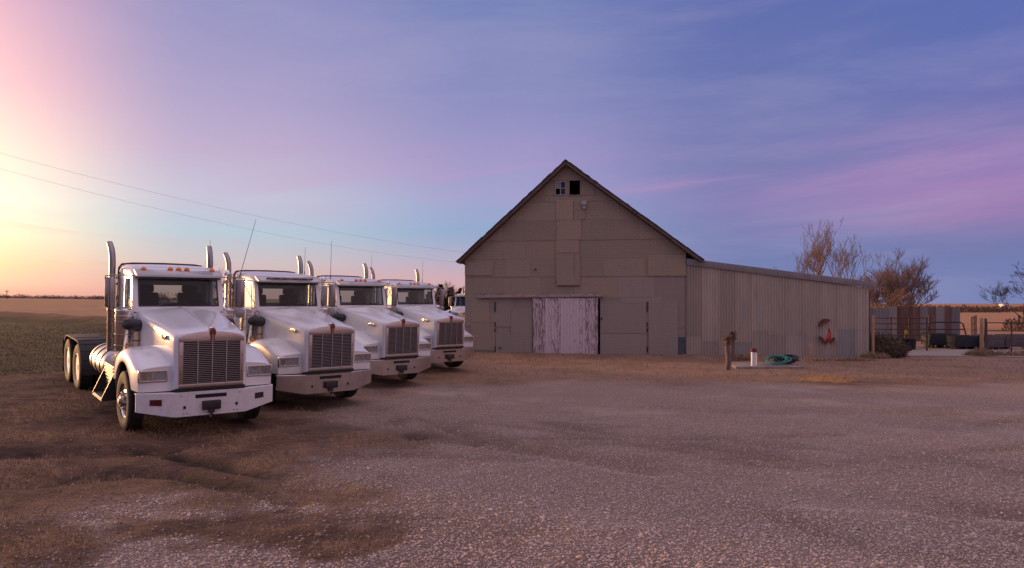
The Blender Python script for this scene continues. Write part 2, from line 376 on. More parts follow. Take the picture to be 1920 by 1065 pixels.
def terrain(x, y):
    x = np.asarray(x, float); y = np.asarray(y, float)
    z = base_h(x, y); near = sm(60, 25, np.hypot(x, y))
    z = z + near*((fbm(x, y, 5.0, 1)-.5)*.05 + (fbm(x, y, .8, 2)-.5)*.045*(1-.6*gravel(x, y)))
    z = z + near*(fbm(x, y, .28, 6, 2)-.5)*.03*(1-gravel(x, y))
    z = z - .025*tracks(x, y)
    for r in RUTS: z = z - .08*rut(x, y, *r)*(.5+fbm(x, y, .5, 4))
    # furrow bank between the mown grass and the stubble
    far_ = (y-(56.7-.89*(x+31.0))) + (fbm(x, y, 9, 1)-.5)*6
    z = z + (.35*np.exp(-(far_/1.6)**2)-.25*np.exp(-((far_+4)/2.5)**2))*sm(-12, -20, x)*(.4+fbm(x, y, 4, 2))
    # low banks: along the barn sill and where the dirt meets the grass
    t_ = (x+2.2)*.986+(y-35.0)*-.168; v_ = (x+2.2)*.168+(y-35)*.986
    z = z + .10*np.exp(-((v_+.7)/.6)**2)*sm(-1, 1, t_)*sm(19, 17, t_)*(.5+fbm(x, y, 1.5, 3))
    return z
ARCS = [(11.0,22.0,12.6), (11.0,22.0,14.4), (-9.0,2.0,13.5), (-9.0,2.0,15.3), (2.0,30.0,17.0), (2.0,30.0,18.8)]
def tracks(x, y):
    t = 0
    for cx, cy, r in ARCS: t = np.maximum(t, np.exp(-((np.hypot(x-cx, y-cy)-r)/.28)**2))
    return t*sm(.35, .65, fbm(x, y, 2.2, 1))
def gravel(x, y):
    d1 = x-(.2-.37*(y-6.7)) + (fbm(x, y, 3.2, 0)-.5)*5.5
    g = sm(-2.6, 2.4, d1+(fbm(x, y, .7, 5)-.5)*3.0)
    g = np.maximum(g, .6*sm(9.6, 8.3, y+(fbm(x, y, 1.6, 6)-.5)*3.2)*sm(-5.8, -4.2, x)*sm(.40, .58, fbm(x, y, 1.4, 3)))
    g = g*sm(23.2, 20.6, y+(fbm(x, y, 2.6, 2)-.5)*4)
    bare = sm(.60, .70, fbm(x, y*1.8, 2.4, 4))*sm(26, 8, y)
    return g*(1-.4*bare)*(1-.45*tracks(x, y))
def green(x, y):                                                   # mown grass strip left of the trucks
    line = y - (18.4+.9*(x+12.6)) + (fbm(x, y, 2.5, 3)-.5)*1.4
    far = y - (74.7-.9*(x+51.2)) if False else (y-(56.7-.89*(x+31.0))) + (fbm(x, y, 9, 1)-.5)*6
    return sm(-.3, .5, line)*sm(1.5, -1.5, far)*sm(-4, -7, x)
def stubble(x, y):
    far = (y-(56.7-.89*(x+31.0))) + (fbm(x, y, 9, 1)-.5)*6
    return sm(-1.5, 1.5, far)*sm(40, 46, y-x*.3)
def straw_amt(x, y):
    n = fbm(x, y, 1.3, 5); nb = sm(20.5, 24, y+(n-.5)*3)*sm(60, 40, y)*sm(-4, -1, x)
    lf = (1-gravel(x, y))*sm(.44, .64, fbm(x, y, 1.1, 7))
    return np.clip(np.maximum(nb*(.25+.75*n), lf*.85), 0, 1)
def axis_pts(lo, hi, f0, f1, step, grow):
    a = list(np.arange(f0, f1, step)); s_ = step
    p = a[-1]
    while p < hi: s_ *= grow; p += s_; a.append(p)
    s_ = step; p = a[0]; b = []
    while p > lo: s_ *= grow; p -= s_; b.append(p)
    return np.array(b[::-1]+a)
gx = axis_pts(-1800, 1800, -9, 11, .075, 1.045); gy = axis_pts(-60, 2600, 5.2, 20, .075, 1.03)
GX, GY = np.meshgrid(gx, gy); vx = GX.ravel(); vy = GY.ravel(); vz = terrain(vx, vy)
nx, ny = len(gx), len(gy)
me = bpy.data.meshes.new('ground'); me.vertices.add(nx*ny); me.vertices.foreach_set('co', np.stack([vx, vy, vz], 1).ravel())
ii = (np.arange(ny-1)[:, None]*nx+np.arange(nx-1)[None]).ravel(); quads = np.stack([ii, ii+1, ii+nx+1, ii+nx], 1)
me.loops.add(quads.size); me.loops.foreach_set('vertex_index', quads.ravel().astype(np.int32))
me.polygons.add(len(quads)); me.polygons.foreach_set('loop_start', (np.arange(len(quads))*4).astype(np.int32))
me.polygons.foreach_set('use_smooth', np.ones(len(quads), bool)); me.update(calc_edges=True)
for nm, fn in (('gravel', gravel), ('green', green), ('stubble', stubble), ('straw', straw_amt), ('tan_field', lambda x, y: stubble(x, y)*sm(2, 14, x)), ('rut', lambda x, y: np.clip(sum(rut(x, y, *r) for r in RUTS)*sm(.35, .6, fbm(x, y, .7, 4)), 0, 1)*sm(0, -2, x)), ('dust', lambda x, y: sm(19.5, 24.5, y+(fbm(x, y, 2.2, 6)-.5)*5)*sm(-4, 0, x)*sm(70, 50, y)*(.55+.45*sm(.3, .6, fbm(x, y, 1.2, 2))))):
    at_ = me.attributes.new(nm, 'FLOAT', 'POINT'); at_.data.foreach_set('value', np.asarray(fn(vx, vy), np.float32))
_, s, b, tc = mat('ground', (.2,.15,.12), .95, spec=.2)
at_ = lambda n: (lambda q: (setattr(q, 'attribute_name', n), q.outputs['Fac'])[1])(s.new('ShaderNodeAttribute'))
pos = s.new('ShaderNodeNewGeometry').outputs['Position']
n_f = s.noise(pos, 9, 8, .7); n_m = s.noise(pos, 1.1, 6, .65); n_l = s.noise(pos, .35, 4, .6); n_x = s.noise(pos, 45, 3, .6)
vor = s.new('ShaderNodeTexVoronoi'); s.put(vor.inputs['Vector'], pos); vor.inputs['Scale'].default_value = 26; vor.inputs['Randomness'].default_value = 1
dirt = s.mix(s.step(n_m, .3, .7), (.085,.047,.032), (.185,.106,.070)); dirt = s.mix(s.step(n_f, .45, .75), dirt, (.26,.15,.10)); dirt = s.mix(s.math('MULTIPLY', s.step(n_x, .48, .60), .75), dirt, (.032,.020,.016))
dirt = s.mix(s.math('MULTIPLY', s.step(s.noise(pos, .8, 5, .6, .6), .50, .66), .5), dirt, (.045,.028,.020)); dirt = s.mix(at_('rut'), dirt, (.022,.015,.012)); strw = s.mix(s.step(n_f, .35, .7), (.17,.098,.058), (.38,.225,.13)); strw = s.mix(s.math('MULTIPLY', s.step(n_x, .48, .6), .7), strw, (.09,.052,.033))
vc = s.sep(vor.outputs['Color'])[0]
grv = s.mix(vc, (.39,.30,.25), (.63,.505,.435)); grv = s.mix(s.step(vor.outputs['Distance'], .25, .5), grv, (.30,.21,.165)); grv = s.mix(s.math('MULTIPLY', s.step(n_m, .45, .75), .55), grv, (.40,.27,.20))
grv = s.mix(s.math('MULTIPLY', s.step(n_l, .5, .7), .35), grv, (.60,.49,.43))
grn = s.mix(s.step(n_m, .3, .7), (.030,.027,.012), (.085,.062,.029)); grn = s.mix(s.step(n_f, .5, .75), grn, (.10,.075,.035)); grn = s.mix(s.step(n_l, .52, .7), grn, (.09,.06,.03))
row = s.math('SINE', s.math('MULTIPLY', s.math('ADD', s.math('MULTIPLY', s.sep(pos)[0], .6), s.math('MULTIPLY', s.sep(pos)[1], .8)), 7.5))
stb = s.mix(s.step(n_l, .3, .7), (.28,.155,.085), (.38,.215,.12)); stb = s.mix(s.math('MULTIPLY', s.step(row, .0, 1), .25), stb, (.25,.135,.072)); stb = s.mix(s.math('MULTIPLY', s.step(n_m, .5, .7), .4), stb, (.29,.16,.085))
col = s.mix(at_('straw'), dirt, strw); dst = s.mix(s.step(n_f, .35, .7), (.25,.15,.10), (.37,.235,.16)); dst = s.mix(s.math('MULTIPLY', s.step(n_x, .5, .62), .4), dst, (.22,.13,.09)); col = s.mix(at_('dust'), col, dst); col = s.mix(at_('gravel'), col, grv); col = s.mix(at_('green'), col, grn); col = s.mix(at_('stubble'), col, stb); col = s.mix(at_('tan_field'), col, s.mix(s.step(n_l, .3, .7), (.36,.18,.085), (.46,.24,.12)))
s.put(b.inputs['Base Color'], col)
bn = s.new('ShaderNodeBump'); bn.inputs['Strength'].default_value = 1.0; bn.inputs['Distance'].default_value = .05
s.l.new(s.math('ADD', s.math('ADD', n_f, s.math('MULTIPLY', n_x, .4)), s.math('MULTIPLY', vor.outputs['Distance'], s.math('MULTIPLY', at_('gravel'), -.9))), bn.inputs['Height']); s.l.new(bn.outputs[0], b.inputs['Normal'])
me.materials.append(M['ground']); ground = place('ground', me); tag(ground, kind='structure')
def gz(x, y): return float(terrain(np.array([x]), np.array([y]))[0])
def on_ground(px, py):                                             # where the sight line through a photo pixel meets the ground
    dx, dz = (px-CXP)/FPX, -(py-HYP)/FPX
    ys = np.geomspace(4, 1500, 4000); hit = np.nonzero(EYE+dz*ys < base_h(dx*ys, ys))[0]
    y = ys[hit[0]]; return Vector((dx*y, y, gz(dx*y, y)))
def at_depth(px, py, y): return Vector(((px-CXP)/FPX*y, y, EYE-(py-HYP)/FPX*y))

# loose stones on the drive: far more than anyone could count
def stones(n, seed):
    rs = np.random.RandomState(seed)
    y = 5.6+14.5*rs.rand(n)**2.0; x = (rs.rand(n)*2-1)*(y*.72+.4)
    keep = rs.rand(n) < np.clip(gravel(x, y)*1.05+.03+.10*sm(11, 7, y), 0, 1)*np.where(y < 13, 1, .8); x = x[keep]; y = y[keep]; n = len(x)
    sz = (.0065+.0125*rs.rand(n)**3.0)*np.where(y > 9, 1-.03*(y-9), 1)*np.where(rs.rand(n) < .012, 1.9, 1); z = terrain(x, y)+sz*.18
    b_ = np.array([(1,0,0),(.3,.95,0),(-.8,.6,0),(-.75,-.65,0),(.35,-.95,0),(.1,.05,.75),(-.05,0,-.6)], float)
    v = b_[None]*(.7+.6*rs.rand(n, 7, 1)); v[:, :5, 2] += (rs.rand(n, 5)-.5)*.7
    a = rs.rand(n)*6.283; c_, s_ = np.cos(a)[:, None], np.sin(a)[:, None]; fl = .75+.6*rs.rand(n)[:, None]
    X = (v[..., 0]*c_-v[..., 1]*s_*fl)*sz[:, None]+x[:, None]; Y = (v[..., 0]*s_+v[..., 1]*c_*fl)*sz[:, None]+y[:, None]; Z = v[..., 2]*sz[:, None]+z[:, None]
    f = np.array([(0,1,5),(1,2,5),(2,3,5),(3,4,5),(4,0,5),(1,0,6),(2,1,6),(3,2,6),(4,3,6),(0,4,6)])
    F = (f[None]+(np.arange(n)*7)[:, None, None]).reshape(-1, 3)
    me = bpy.data.meshes.new('gravel'); me.vertices.add(n*7); me.vertices.foreach_set('co', np.stack([X, Y, Z], -1).ravel())
    me.loops.add(F.size); me.loops.foreach_set('vertex_index', F.ravel().astype(np.int32)); me.polygons.add(len(F)); me.polygons.foreach_set('loop_start', (np.arange(len(F))*3).astype(np.int32)); me.update(calc_edges=True)
    t = me.attributes.new('tone', 'FLOAT', 'POINT'); t.data.foreach_set('value', np.repeat(np.where(gravel(x, y) < .35, rs.rand(n)*.3, .12+.88*rs.rand(n)), 7).astype(np.float32))
    return me
_, s, b, tc = mat('stone', (.3,.27,.27), .9, spec=.25)
q = s.new('ShaderNodeAttribute'); q.attribute_name = 'tone'
s.put(b.inputs['Base Color'], s.ramp(q.outputs['Fac'], [(0, (.22,.135,.095)), (.15, (.35,.25,.20)), (.4, (.50,.395,.34)), (.65, (.59,.48,.42)), (.85, (.54,.38,.28)), (.97, (.62,.51,.44)), (1, (.74,.64,.57))]))
me = stones(170000, 5); me.materials.append(M['stone']); tag(place('gravel', me), 'loose crushed grey stone covering the drive', 'gravel', kind='stuff')

# blades of grass: numpy-built, one object for each kind
def blades(name, n, seed, sample, h0, h1, m, label, wd=.006, lean=.9):
    rs = np.random.RandomState(seed); x, y = sample(rs, n); n = len(x); z = terrain(x, y)-.005
    a = rs.rand(n)*6.283; h = h0+(h1-h0)*rs.rand(n)**1.6; l = lean*h*rs.rand(n); b_ = rs.rand(n)*6.283
    w = wd*(.6+.8*rs.rand(n))*(.6+.06*np.hypot(x, y)); dx, dy = np.cos(a)*w, np.sin(a)*w; lx, ly = np.cos(b_)*l, np.sin(b_)*l
    P = np.stack([np.stack([x-dx, y-dy, z], -1), np.stack([x+dx, y+dy, z], -1), np.stack([x+lx*.4+dx*.6, y+ly*.4+dy*.6, z+h*.6], -1), np.stack([x+lx*.4-dx*.6, y+ly*.4-dy*.6, z+h*.6], -1), np.stack([x+lx, y+ly, z+h*(.75+.25*rs.rand(n))], -1)], 1)
    f4 = np.array([0,1,2,3]); f3 = np.array([3,2,4]); base = (np.arange(n)*5)[:, None]
    loops = np.concatenate([base+f4, base+f3], 1).ravel(); st = (np.arange(n)[:, None]*7+np.array([0,4])).ravel()
    me = bpy.data.meshes.new(name); me.vertices.add(n*5); me.vertices.foreach_set('co', P.ravel()); me.loops.add(len(loops)); me.loops.foreach_set('vertex_index', loops.astype(np.int32))
    me.polygons.add(len(st)); me.polygons.foreach_set('loop_start', st.astype(np.int32)); me.update(calc_edges=True)
    me.materials.append(M[m]); return tag(place(name, me), label, 'grass', kind='stuff')
def s_left(rs, n):
    y = 5.8+14*rs.rand(n)**1.4; x = -y*.72+(y*.72+1.5)*rs.rand(n); k = rs.rand(n) < straw_amt(x, y)*(1-gravel(x, y)*.93); return x[k], y[k]
blades('dry_grass', 90000, 1, s_left, .02, .11, 'straw', 'short dry grass in the dirt before the trucks', .0034, 1.8)
blades('straw_litter', 9000, 9, s_left, .012, .035, 'straw', 'loose bent straw stems lying on the dirt', .0026, 7.0)
def s_barn(rs, n):
    y = 22+12*rs.rand(n); x = -2+27*rs.rand(n); k = (rs.rand(n) < straw_amt(x, y)*.7) & ((x+2.2)*.168+(y-35)*.986 < -.05); return x[k], y[k]
blades('yard_grass', 13000, 2, s_barn, .03, .13, 'straw', 'dead tan grass in front of the barn and lean-to', .004, 1.4)
mat('green_blade', (.075,.066,.028), .9, 0, 0, .8, .5, (.13,.095,.045))
def s_green(rs, n):
    y = 17+40*rs.rand(n)**1.5; x = -42+36*rs.rand(n); k = (rs.rand(n) < green(x, y)*sm(57, 22, y)) & (x > -y*.72-1); return x[k], y[k]
blades('green_grass', 90000, 3, s_green, .02, .09, 'green_blade', 'short green and brown grass left of the trucks', .004, 1.0)

# ------------------------------------------------------------------ the trucks (x = truck's left, y = backwards from the bumper, z = up)
FAX, TR = 1.216, .538
def mir(p): return [(-x, y, z) for x, y, z in p]
def text_mesh(txt, size, depth):
    cu = bpy.data.curves.new('txt', 'FONT'); cu.body = txt; cu.size = size; cu.extrude = depth; cu.align_x = 'CENTER'; cu.align_y = 'CENTER'
    o = bpy.data.objects.new('txt', cu); C.objects.link(o); bpy.context.view_layer.update()
    me = bpy.data.meshes.new_from_object(o.evaluated_get(bpy.context.evaluated_depsgraph_get())); bpy.data.objects.remove(o); bpy.data.curves.remove(cu)
    return me
def tyre_prof(w, r):
    h = w/2; p = [(r*.56, -h*.62), (r*.60, -h*.86), (r*.74, -h*1.0), (r*.88, -h*.97), (r*.96, -h*.86), (r*.99, -h*.78), (r, -h*.70)]
    for k in range(4):
        c = -h*.45+k*h*.3; p += [(r, c-.010), (r-.014, c-.007), (r-.014, c+.007), (r, c+.010)]
    p += [(r, h*.70), (r*.99, h*.78), (r*.96, h*.86), (r*.88, h*.97), (r*.74, h*1.0), (r*.60, h*.86), (r*.56, h*.62)]
    return p
# wheel meshes look along +x (outer face)
me_tyre = MB().lathe(tyre_prof(.28, TR), axis=(1,0,0), n=44, cap=False)
for k in range(44):                                                 # tread lugs at both shoulders
    a = 2*math.pi*k/44
    for sx in (-1, 1):
        me_tyre.add([(sx*.098+u*.016, (TR+.004+v*.0)*math.cos(a+w), (TR+.004)*math.sin(a+w)) for u, v, w in ((-1,0,-.035),(1,0,-.035),(1,0,.035),(-1,0,.035))], [(0,1,2,3)])
me_tyre = me_tyre.mesh('tyre'); me_tyre.materials.append(M['rubber'])
b_ = MB().lathe([(.318,.085), (.325,.10), (.312,.105), (.295,.085), (.285,.045), (.25,.060), (.205,.085), (.17,.098), (.12,.10), (.118,.0)], axis=(1,0,0), n=40)
b_.lathe([(.30,-.10), (.30,.08)], axis=(1,0,0), n=32, cap=False)
me_frim = b_.mesh('wheel', smooth=30); me_frim.materials.append(M['chrome'])
b_ = MB().lathe([(.112,.09), (.112,.15), (.095,.175), (.06,.18), (.055,.20), (0,.205)], axis=(1,0,0), n=20)
for k in range(10):
    a = 2*math.pi*k/10; b_.lathe([(.019,.09), (.019,.125), (.012,.145), (0,.148)], (0, .150*math.cos(a), .150*math.sin(a)), (1,0,0), 7)
me_fhub = b_.mesh('hub'); me_fhub.materials.append(M['stainless'])
me_hole = MB().lathe([(.030,.0), (.030,.006), (0,.006)], axis=(1,0,0), n=12).mesh('hand_hole'); me_hole.materials.append(M['dark'])
b_ = MB().lathe([(.318,.10), (.326,.115), (.312,.12), (.295,.10), (.288,.02), (.27,-.06), (.20,-.085), (.15,-.085), (.11,-.08)], axis=(1,0,0), n=36)
me_rrim = b_.mesh('wheel', smooth=30); me_rrim.materials.append(M['rim_white'])
b_ = MB().lathe([(.13,-.09), (.125,.02), (.09,.06), (.085,.10), (0,.105)], axis=(1,0,0), n=18)
for k in range(10):
    a = 2*math.pi*k/10; b_.lathe([(.018,-.09), (.018,-.05), (0,-.045)], (0, .165*math.cos(a), .165*math.sin(a)), (1,0,0), 6)
me_rhub = b_.mesh('hub'); me_rhub.materials.append(M['chassis'])

me_drum = MB().lathe([(0,-.17),(.22,-.17),(.315,-.135),(.315,-.08),(0,-.07)], axis=(1,0,0), n=24).mesh('brake_drum'); me_drum.materials.append(M['dark'])
def make_truck():
    T = empty('semi_truck')
    # --- frame and running gear
    f = MB()
    for sx in (-1, 1): f.box(sx*.43-.04, sx*.43+.04, .25, 8.15, .70, .95)
    for y in (.35, 2.6, 4.6, 6.7, 8.1): f.box(-.39, .39, y-.05, y+.05, .74, .91)
    f.build('chassis_frame', 'chassis', T, .01)
    MB().box(-.95, .95, FAX-.06, FAX+.06, .44, .56).tube([(-.9,FAX-.25,.48),(.9,FAX-.25,.48)], .03, 8).build('front_axle', 'chassis', T, .01)
    for y in (6.036, 7.356):
        MB().tube([(-.95,y,TR),(-.25,y,TR)], .09, 10).tube([(.25,y,TR),(.95,y,TR)], .09, 10).lathe([(.05,-.25),(.2,-.2),(.24,0),(.2,.2),(.05,.25)], (0,y,TR), (0,1,0), 14).build('rear_axle', 'chassis', T)
    MB().box(-.42, .42, .30, 1.95, .58, 1.55).build('engine', 'dark', T, .05)
    MB().box(-.5, .5, 5.7, 6.9, 1.0, 1.06).lathe([(.42,0),(.42,.05)], (0,6.3,1.06), (0,0,1), 24).build('fifth_wheel', 'chassis', T, .01)
    # --- wheels
    def wheel(rim, hub, x, y, side, front):
        w = place('wheel', rim, T, (side*x, y, TR), (0, 0, 0 if side > 0 else math.pi))
        place('tyre', me_tyre, w); place('hub', hub, w); place('brake_drum', me_drum, w)
        if front:
            for k in range(5):
                a = 2*math.pi*(k+.3)/5; place('hand_hole', me_hole, w, (.062, .238*math.cos(a), .238*math.sin(a)), (0, 0, .2))
        return w
    for sd in (-1, 1):
        wheel(me_frim, me_fhub, 1.05, FAX, sd, True)
        for y in (6.036, 7.356):
            wheel(me_rrim, me_rhub, 1.06, y, sd, False)
            w = place('inner_wheel', me_tyre, T, (sd*.74, y, TR))
    # --- bumper: flat middle, swept ends that rise underneath
    st = [(-1.18,.19,.51), (-1.165,.18,.505), (-.64,.012,.405), (-.58,0,.40), (.58,0,.40), (.64,.012,.405), (1.165,.18,.505), (1.18,.19,.51)]
    bp = MB().loft([[(x,y,zb),(x,y,.815),(x,y+.012,.825),(x,y+.10,.825),(x,y+.10,.80),(x,y+.03,.80),(x,y+.03,zb)] for x, y, zb in st], True, True, True).build('bumper', 'bumper_white', T, 0, 2, 20)
    for sx in (-1, 1):
        MB().box(sx*.445-.022, sx*.445+.022, -.006, .02, .535, .585).build('tow_slot', 'dark', bp)
        for x, z in ((.50,.765), (.40,.455), (.46,.452)):
            MB().lathe([(.012,0),(.012,.006),(.006,.011),(0,.012)], (sx*x,0,z), (0,-1,0), 8).build('bolt', 'galv', bp)
        def pl(a, z, o, sx=sx): # a = distance along the swept end from .64 to 1.165
            t = (a-.64)/.525; return (sx*a, .012+.168*t-o, z)
        a0, a1 = .80, .98
        MB().loft([[pl(a0,.605,.006),pl(a0,.715,.006)],[pl(a1,.615,.006),pl(a1,.715,.006)]]).loft([[pl(a0,.605,-.02),pl(a0,.605,.006)],[pl(a1,.615,-.02),pl(a1,.615,.006)]]).build('fog_light', 'red_lens' if sx < 0 else 'black', bp)
    MB().box(-.27, .27, -.006, .02, .705, .775).build('air_slot', 'dark', bp, .012)
    MB().box(-.155, .155, -.075, .02, .50, .655).box(-.05, .05, -.065, .0, .44, .50).build('tow_box', 'black', bp, .015)
    MB().ring((0,-.03,.415), .045, .016, (1,0,0), 14, 6).build('tow_hook', 'chassis', bp)
    MB().box(-.60, .60, .02, .34, .827, .898).build('valance', 'black', T, .012)
    # --- hood
    def half(w, zt, zb): return [(w,zb),(w,zt-.34),(w-.002,zt-.16),(w-.010,zt-.085),(w-.042,zt-.034),(w-.10,zt-.008),(w*.55,zt+.018),(.05,zt+.034),(.035,zt+.044),(0,zt+.046)]
    def sec(y, w, zt, zb): h = half(w, zt, zb); return [(x,y,z) for x, z in h] + [(-x,y,z) for x, z in h[-2::-1]]
    hs = [(.005,.575,1.815,.90), (.018,.598,1.838,.89), (.045,.615,1.856,.88), (.09,.625,1.868,.87), (.4,.645,1.905,.86), (.8,.672,1.96,.86), (1.2,.705,2.015,.86), (1.6,.745,2.07,.86), (1.9,.775,2.11,.86), (2.08,.795,2.135,.86)]
    hood = MB().loft([sec(*h) for h in hs], False, True, False).build('hood', 'paint', T, 0, 2, 50)
    for sx in (-1, 1):
        pm = MB().box(-.165, .165, -.006, .006, -.044, .044).build('badge', 'chrome', hood, .006, loc=(sx*.668, .56, 1.745)); pm.rotation_euler = (0, 0, sx*(math.pi/2+.066) if sx > 0 else -(math.pi/2+.066))
        tx = place('badge_lettering', ME_BADGE, hood, (sx*.676, .56, 1.745), (math.pi/2, 0, sx*(math.pi/2+.066)))
        MB().box(sx*.66-.012, sx*.66+.012, 1.55, 1.66, 1.58, 1.66).build('hood_latch', 'black', hood, .008)
    # --- grille
    pts = []
    N = 12
    top = [(-.555+1.11*k/N, 1.795+.085*(1-(2*k/N-1)**2)) for k in range(N+1)]
    outer = [(-.548,.90)] + [(-.555,1.76)] + top[1:-1] + [(.555,1.76)] + [(.548,.90)]
    g = MB()
    def plate(poly): g.prism([(x,-.022,z) for x, z in poly], (0,.03,0))
    plate([(-.548,.905),(.548,.905),(.548,.968),(-.548,.968)]); plate([(-.548,.968),(-.485,.968),(-.485,1.70),(-.555,1.70)]); plate([(.548,.968),(.555,1.70),(.485,1.70),(.485,.968)])
    plate([(-.555,1.70),(.555,1.70),(.555,1.775)] + [(x,z) for x, z in reversed(top[1:-1])] + [(-.555,1.775)])
    gs = g.build('grille_surround', 'grille_metal', T, .004)
    MB().box(-.487, .487, -.0045, .004, .966, 1.702).build('radiator_screen', 'dark', gs)
    sl = MB().add([(-.482,-.014,-.003),(.482,-.014,-.003),(.482,-.006,-.003),(-.482,-.006,-.003),(-.482,-.014,.004),(.482,-.014,.004),(.482,-.007,.004),(-.482,-.007,.004)], [(0,3,2,1),(4,5,6,7),(0,1,5,4),(1,2,6,5),(2,3,7,6),(3,0,4,7)]).mesh('slat'); sl.materials.append(M['slat_metal'])
    for k in range(22): place('slat', sl, gs, (0, 0, .985+k*.0329))
    for x in (-.245, 0, .245): MB().box(x-.007, x+.007, -.030, -.018, .93, 1.725).build('grille_bar', 'slat_metal', gs)
    for x in (-.52, .52):
        for z in (1.15, 1.45): MB().lathe([(.010,0),(.010,.005),(0,.007)], (x,-.022,z), (0,-1,0), 8).build('screw', 'chassis', gs)
    em = MB().prism([(x,-.034,z) for x, z in ((-.036,1.715),(.036,1.715),(.036,1.80),(.054,1.83),(.056,1.88),(.042,1.925),(0,1.945),(-.042,1.925),(-.056,1.88),(-.054,1.83),(-.036,1.80))], (0,.045,0)).build('emblem', 'emblem_red', T, .006)
    MB().lathe([(.052,0),(.052,.03),(.035,.045),(0,.05)], (0,.065,1.905), (0,0,1), 16).build('emblem_cap', 'chrome', em)
    MB().prism([(x,-.040,z) for x, z in ((-.034,1.865),(.034,1.865),(0,1.925))], (0,.008,0)).build('emblem_triangle', 'rust', em)
    for x in (-.012, .012): MB().box(x-.004, x+.004, -.039, -.03, 1.718, 1.83).build('emblem_stripe', 'chrome', em)
    # --- fenders and headlights
    fy = [(.20,1.235), (.215,1.25), (.26,1.265), (.40,1.305), (.55,1.352), (.62,1.375), (.7,1.40), (.8,1.43), (.95,1.465), (1.1,1.485), (1.22,1.488), (1.35,1.480), (1.5,1.455), (1.65,1.41), (1.78,1.35), (1.86,1.29), (1.92,1.22), (1.97,1.12), (2.0,1.0)]
    def zlow(y):
        d = abs(y-FAX); return max(.845, TR+math.sqrt(max(0, .72**2-d*d))) if d < .72 else .845
    for sx in (-1, 1):
        secs = []
        for y, zt in fy:
            zl = min(zlow(y), zt-.05); k = min(1, max(0, (y-.2)/.25)); xo = 1.145+.035*k
            secs.append([(sx*.56,y,zt+.045),(sx*.80,y,zt+.030),(sx*(xo-.13),y,zt+.006),(sx*(xo-.06),y,zt-.018),(sx*(xo-.018),y,zt-.06),(sx*xo,y,zt-.125 if zt-.125 > zl else (zt+zl)/2),(sx*xo,y,zl),(sx*(xo-.035),y,zl+.004)])
        fm = MB().loft(secs); y0 = .20
        fm.add([secs[0][k] for k in range(7)] + [(sx*.56,y0-.02,.845)], [tuple(range(8))])
        fm.add([(sx*.56,.15,.84),(sx*1.12,.20,.84),(sx*1.145,.20,.99),(sx*.57,.17,.99)], [(0,1,2,3)]).add([(sx*1.12,.20,.84),(sx*1.165,.45,.845),(sx*1.165,.45,1.0),(sx*1.145,.20,.99)], [(0,1,2,3)])
        fo = fm.build('fender', 'paint', T, 0, 2, 40)
        lin = []
        for k in range(15):
            a = math.pi*k/14; lin.append([(sx*.52, FAX-.70*math.cos(a), TR+.70*math.sin(a)), (sx*1.135, FAX-.70*math.cos(a), TR+.70*math.sin(a))])
        MB().loft(lin).build('wheel_liner', 'dark', fo)
        x0, x1 = sorted((sx*.685, sx*1.150))
        bz = MB().frame([(x0,.175,1.005),(x1,.175,1.005),(x1,.175,1.21),(x0,.175,1.21)], [(x0+.03,.175,1.03),(x1-.03,.175,1.03),(x1-.03,.175,1.185),(x0+.03,.175,1.185)], (0,.06,0)).build('headlight', 'chrome', T, .006)
        MB().box(x0+.02, x1-.02, .226, .236, 1.02, 1.195).build('lamp_backing', 'black', bz)
        xm = (x0+x1)/2
        for q in (-1, 1):
            cx = xm+q*.105
            MB().lathe([(.066,-.030),(.062,-.024),(.050,-.010),(.030,-.002),(.0,0)], (cx,.2255,1.107), (0,1,0), 20).build('lamp', 'chrome', bz)
            MB().frame([(cx-.09,.205,1.042),(cx+.09,.205,1.042),(cx+.09,.205,1.172),(cx-.09,.205,1.172)], [(cx-.068,.207,1.048),(cx+.068,.207,1.048),(cx+.068,.207,1.166),(cx-.068,.207,1.166)], (0,.006,0)).build('lamp_trim', 'galv', bz)
            MB().lathe([(.016,0),(.014,.018),(0,.022)], (cx,.220,1.107), (0,-1,0), 10).build('bulb', 'chrome', bz)
            MB().box(cx-.093, cx+.093, .183, .187, 1.038, 1.177).build('lamp_glass', 'lens', bz)
        MB().box(xm-.008, xm+.008, .178, .20, 1.03, 1.185).build('lamp_divider', 'chrome', bz)
    # --- cab shell
    cb = MB()
    for sx in (-1, 1):
        o_ = [(sx*.86,2.10,2.06),(sx*.86,3.02,2.06),(sx*.845,3.02,2.80),(sx*.84,2.26,2.80)]
        i_ = [(sx*.86,2.20,2.13),(sx*.86,2.80,2.13),(sx*.848,2.80,2.70),(sx*.845,2.32,2.70)]
        cb.frame(o_, i_, (-sx*.05,0,0))
        cb.hexa([(sx*.86,3.02,1.0),(sx*.81,3.02,1.0),(sx*.81,3.30,1.0),(sx*.86,3.30,1.0),(sx*.845,3.02,2.80),(sx*.80,3.02,2.80),(sx*.80,3.30,2.80),(sx*.845,3.30,2.80)])
        cb.hexa([(sx*.80,2.06,1.0),(sx*.86,2.06,1.0),(sx*.86,2.16,1.0),(sx*.80,2.16,1.0),(sx*.80,2.06,2.06),(sx*.86,2.06,2.06),(sx*.86,2.16,2.06),(sx*.80,2.16,2.06)])
    cb.frame([(-.855,2.055,2.08),(.855,2.055,2.08),(.835,2.235,2.81),(-.835,2.235,2.81)], [(-.745,2.085,2.195),(.745,2.085,2.195),(.735,2.215,2.735),(-.735,2.215,2.735)], (0,.05,.0))
    cb.frame([(-.86,3.30,1.0),(.86,3.30,1.0),(.845,3.30,2.82),(-.845,3.30,2.82)], [(-.60,3.30,2.20),(.60,3.30,2.20),(.58,3.30,2.56),(-.58,3.30,2.56)], (0,.04,0))
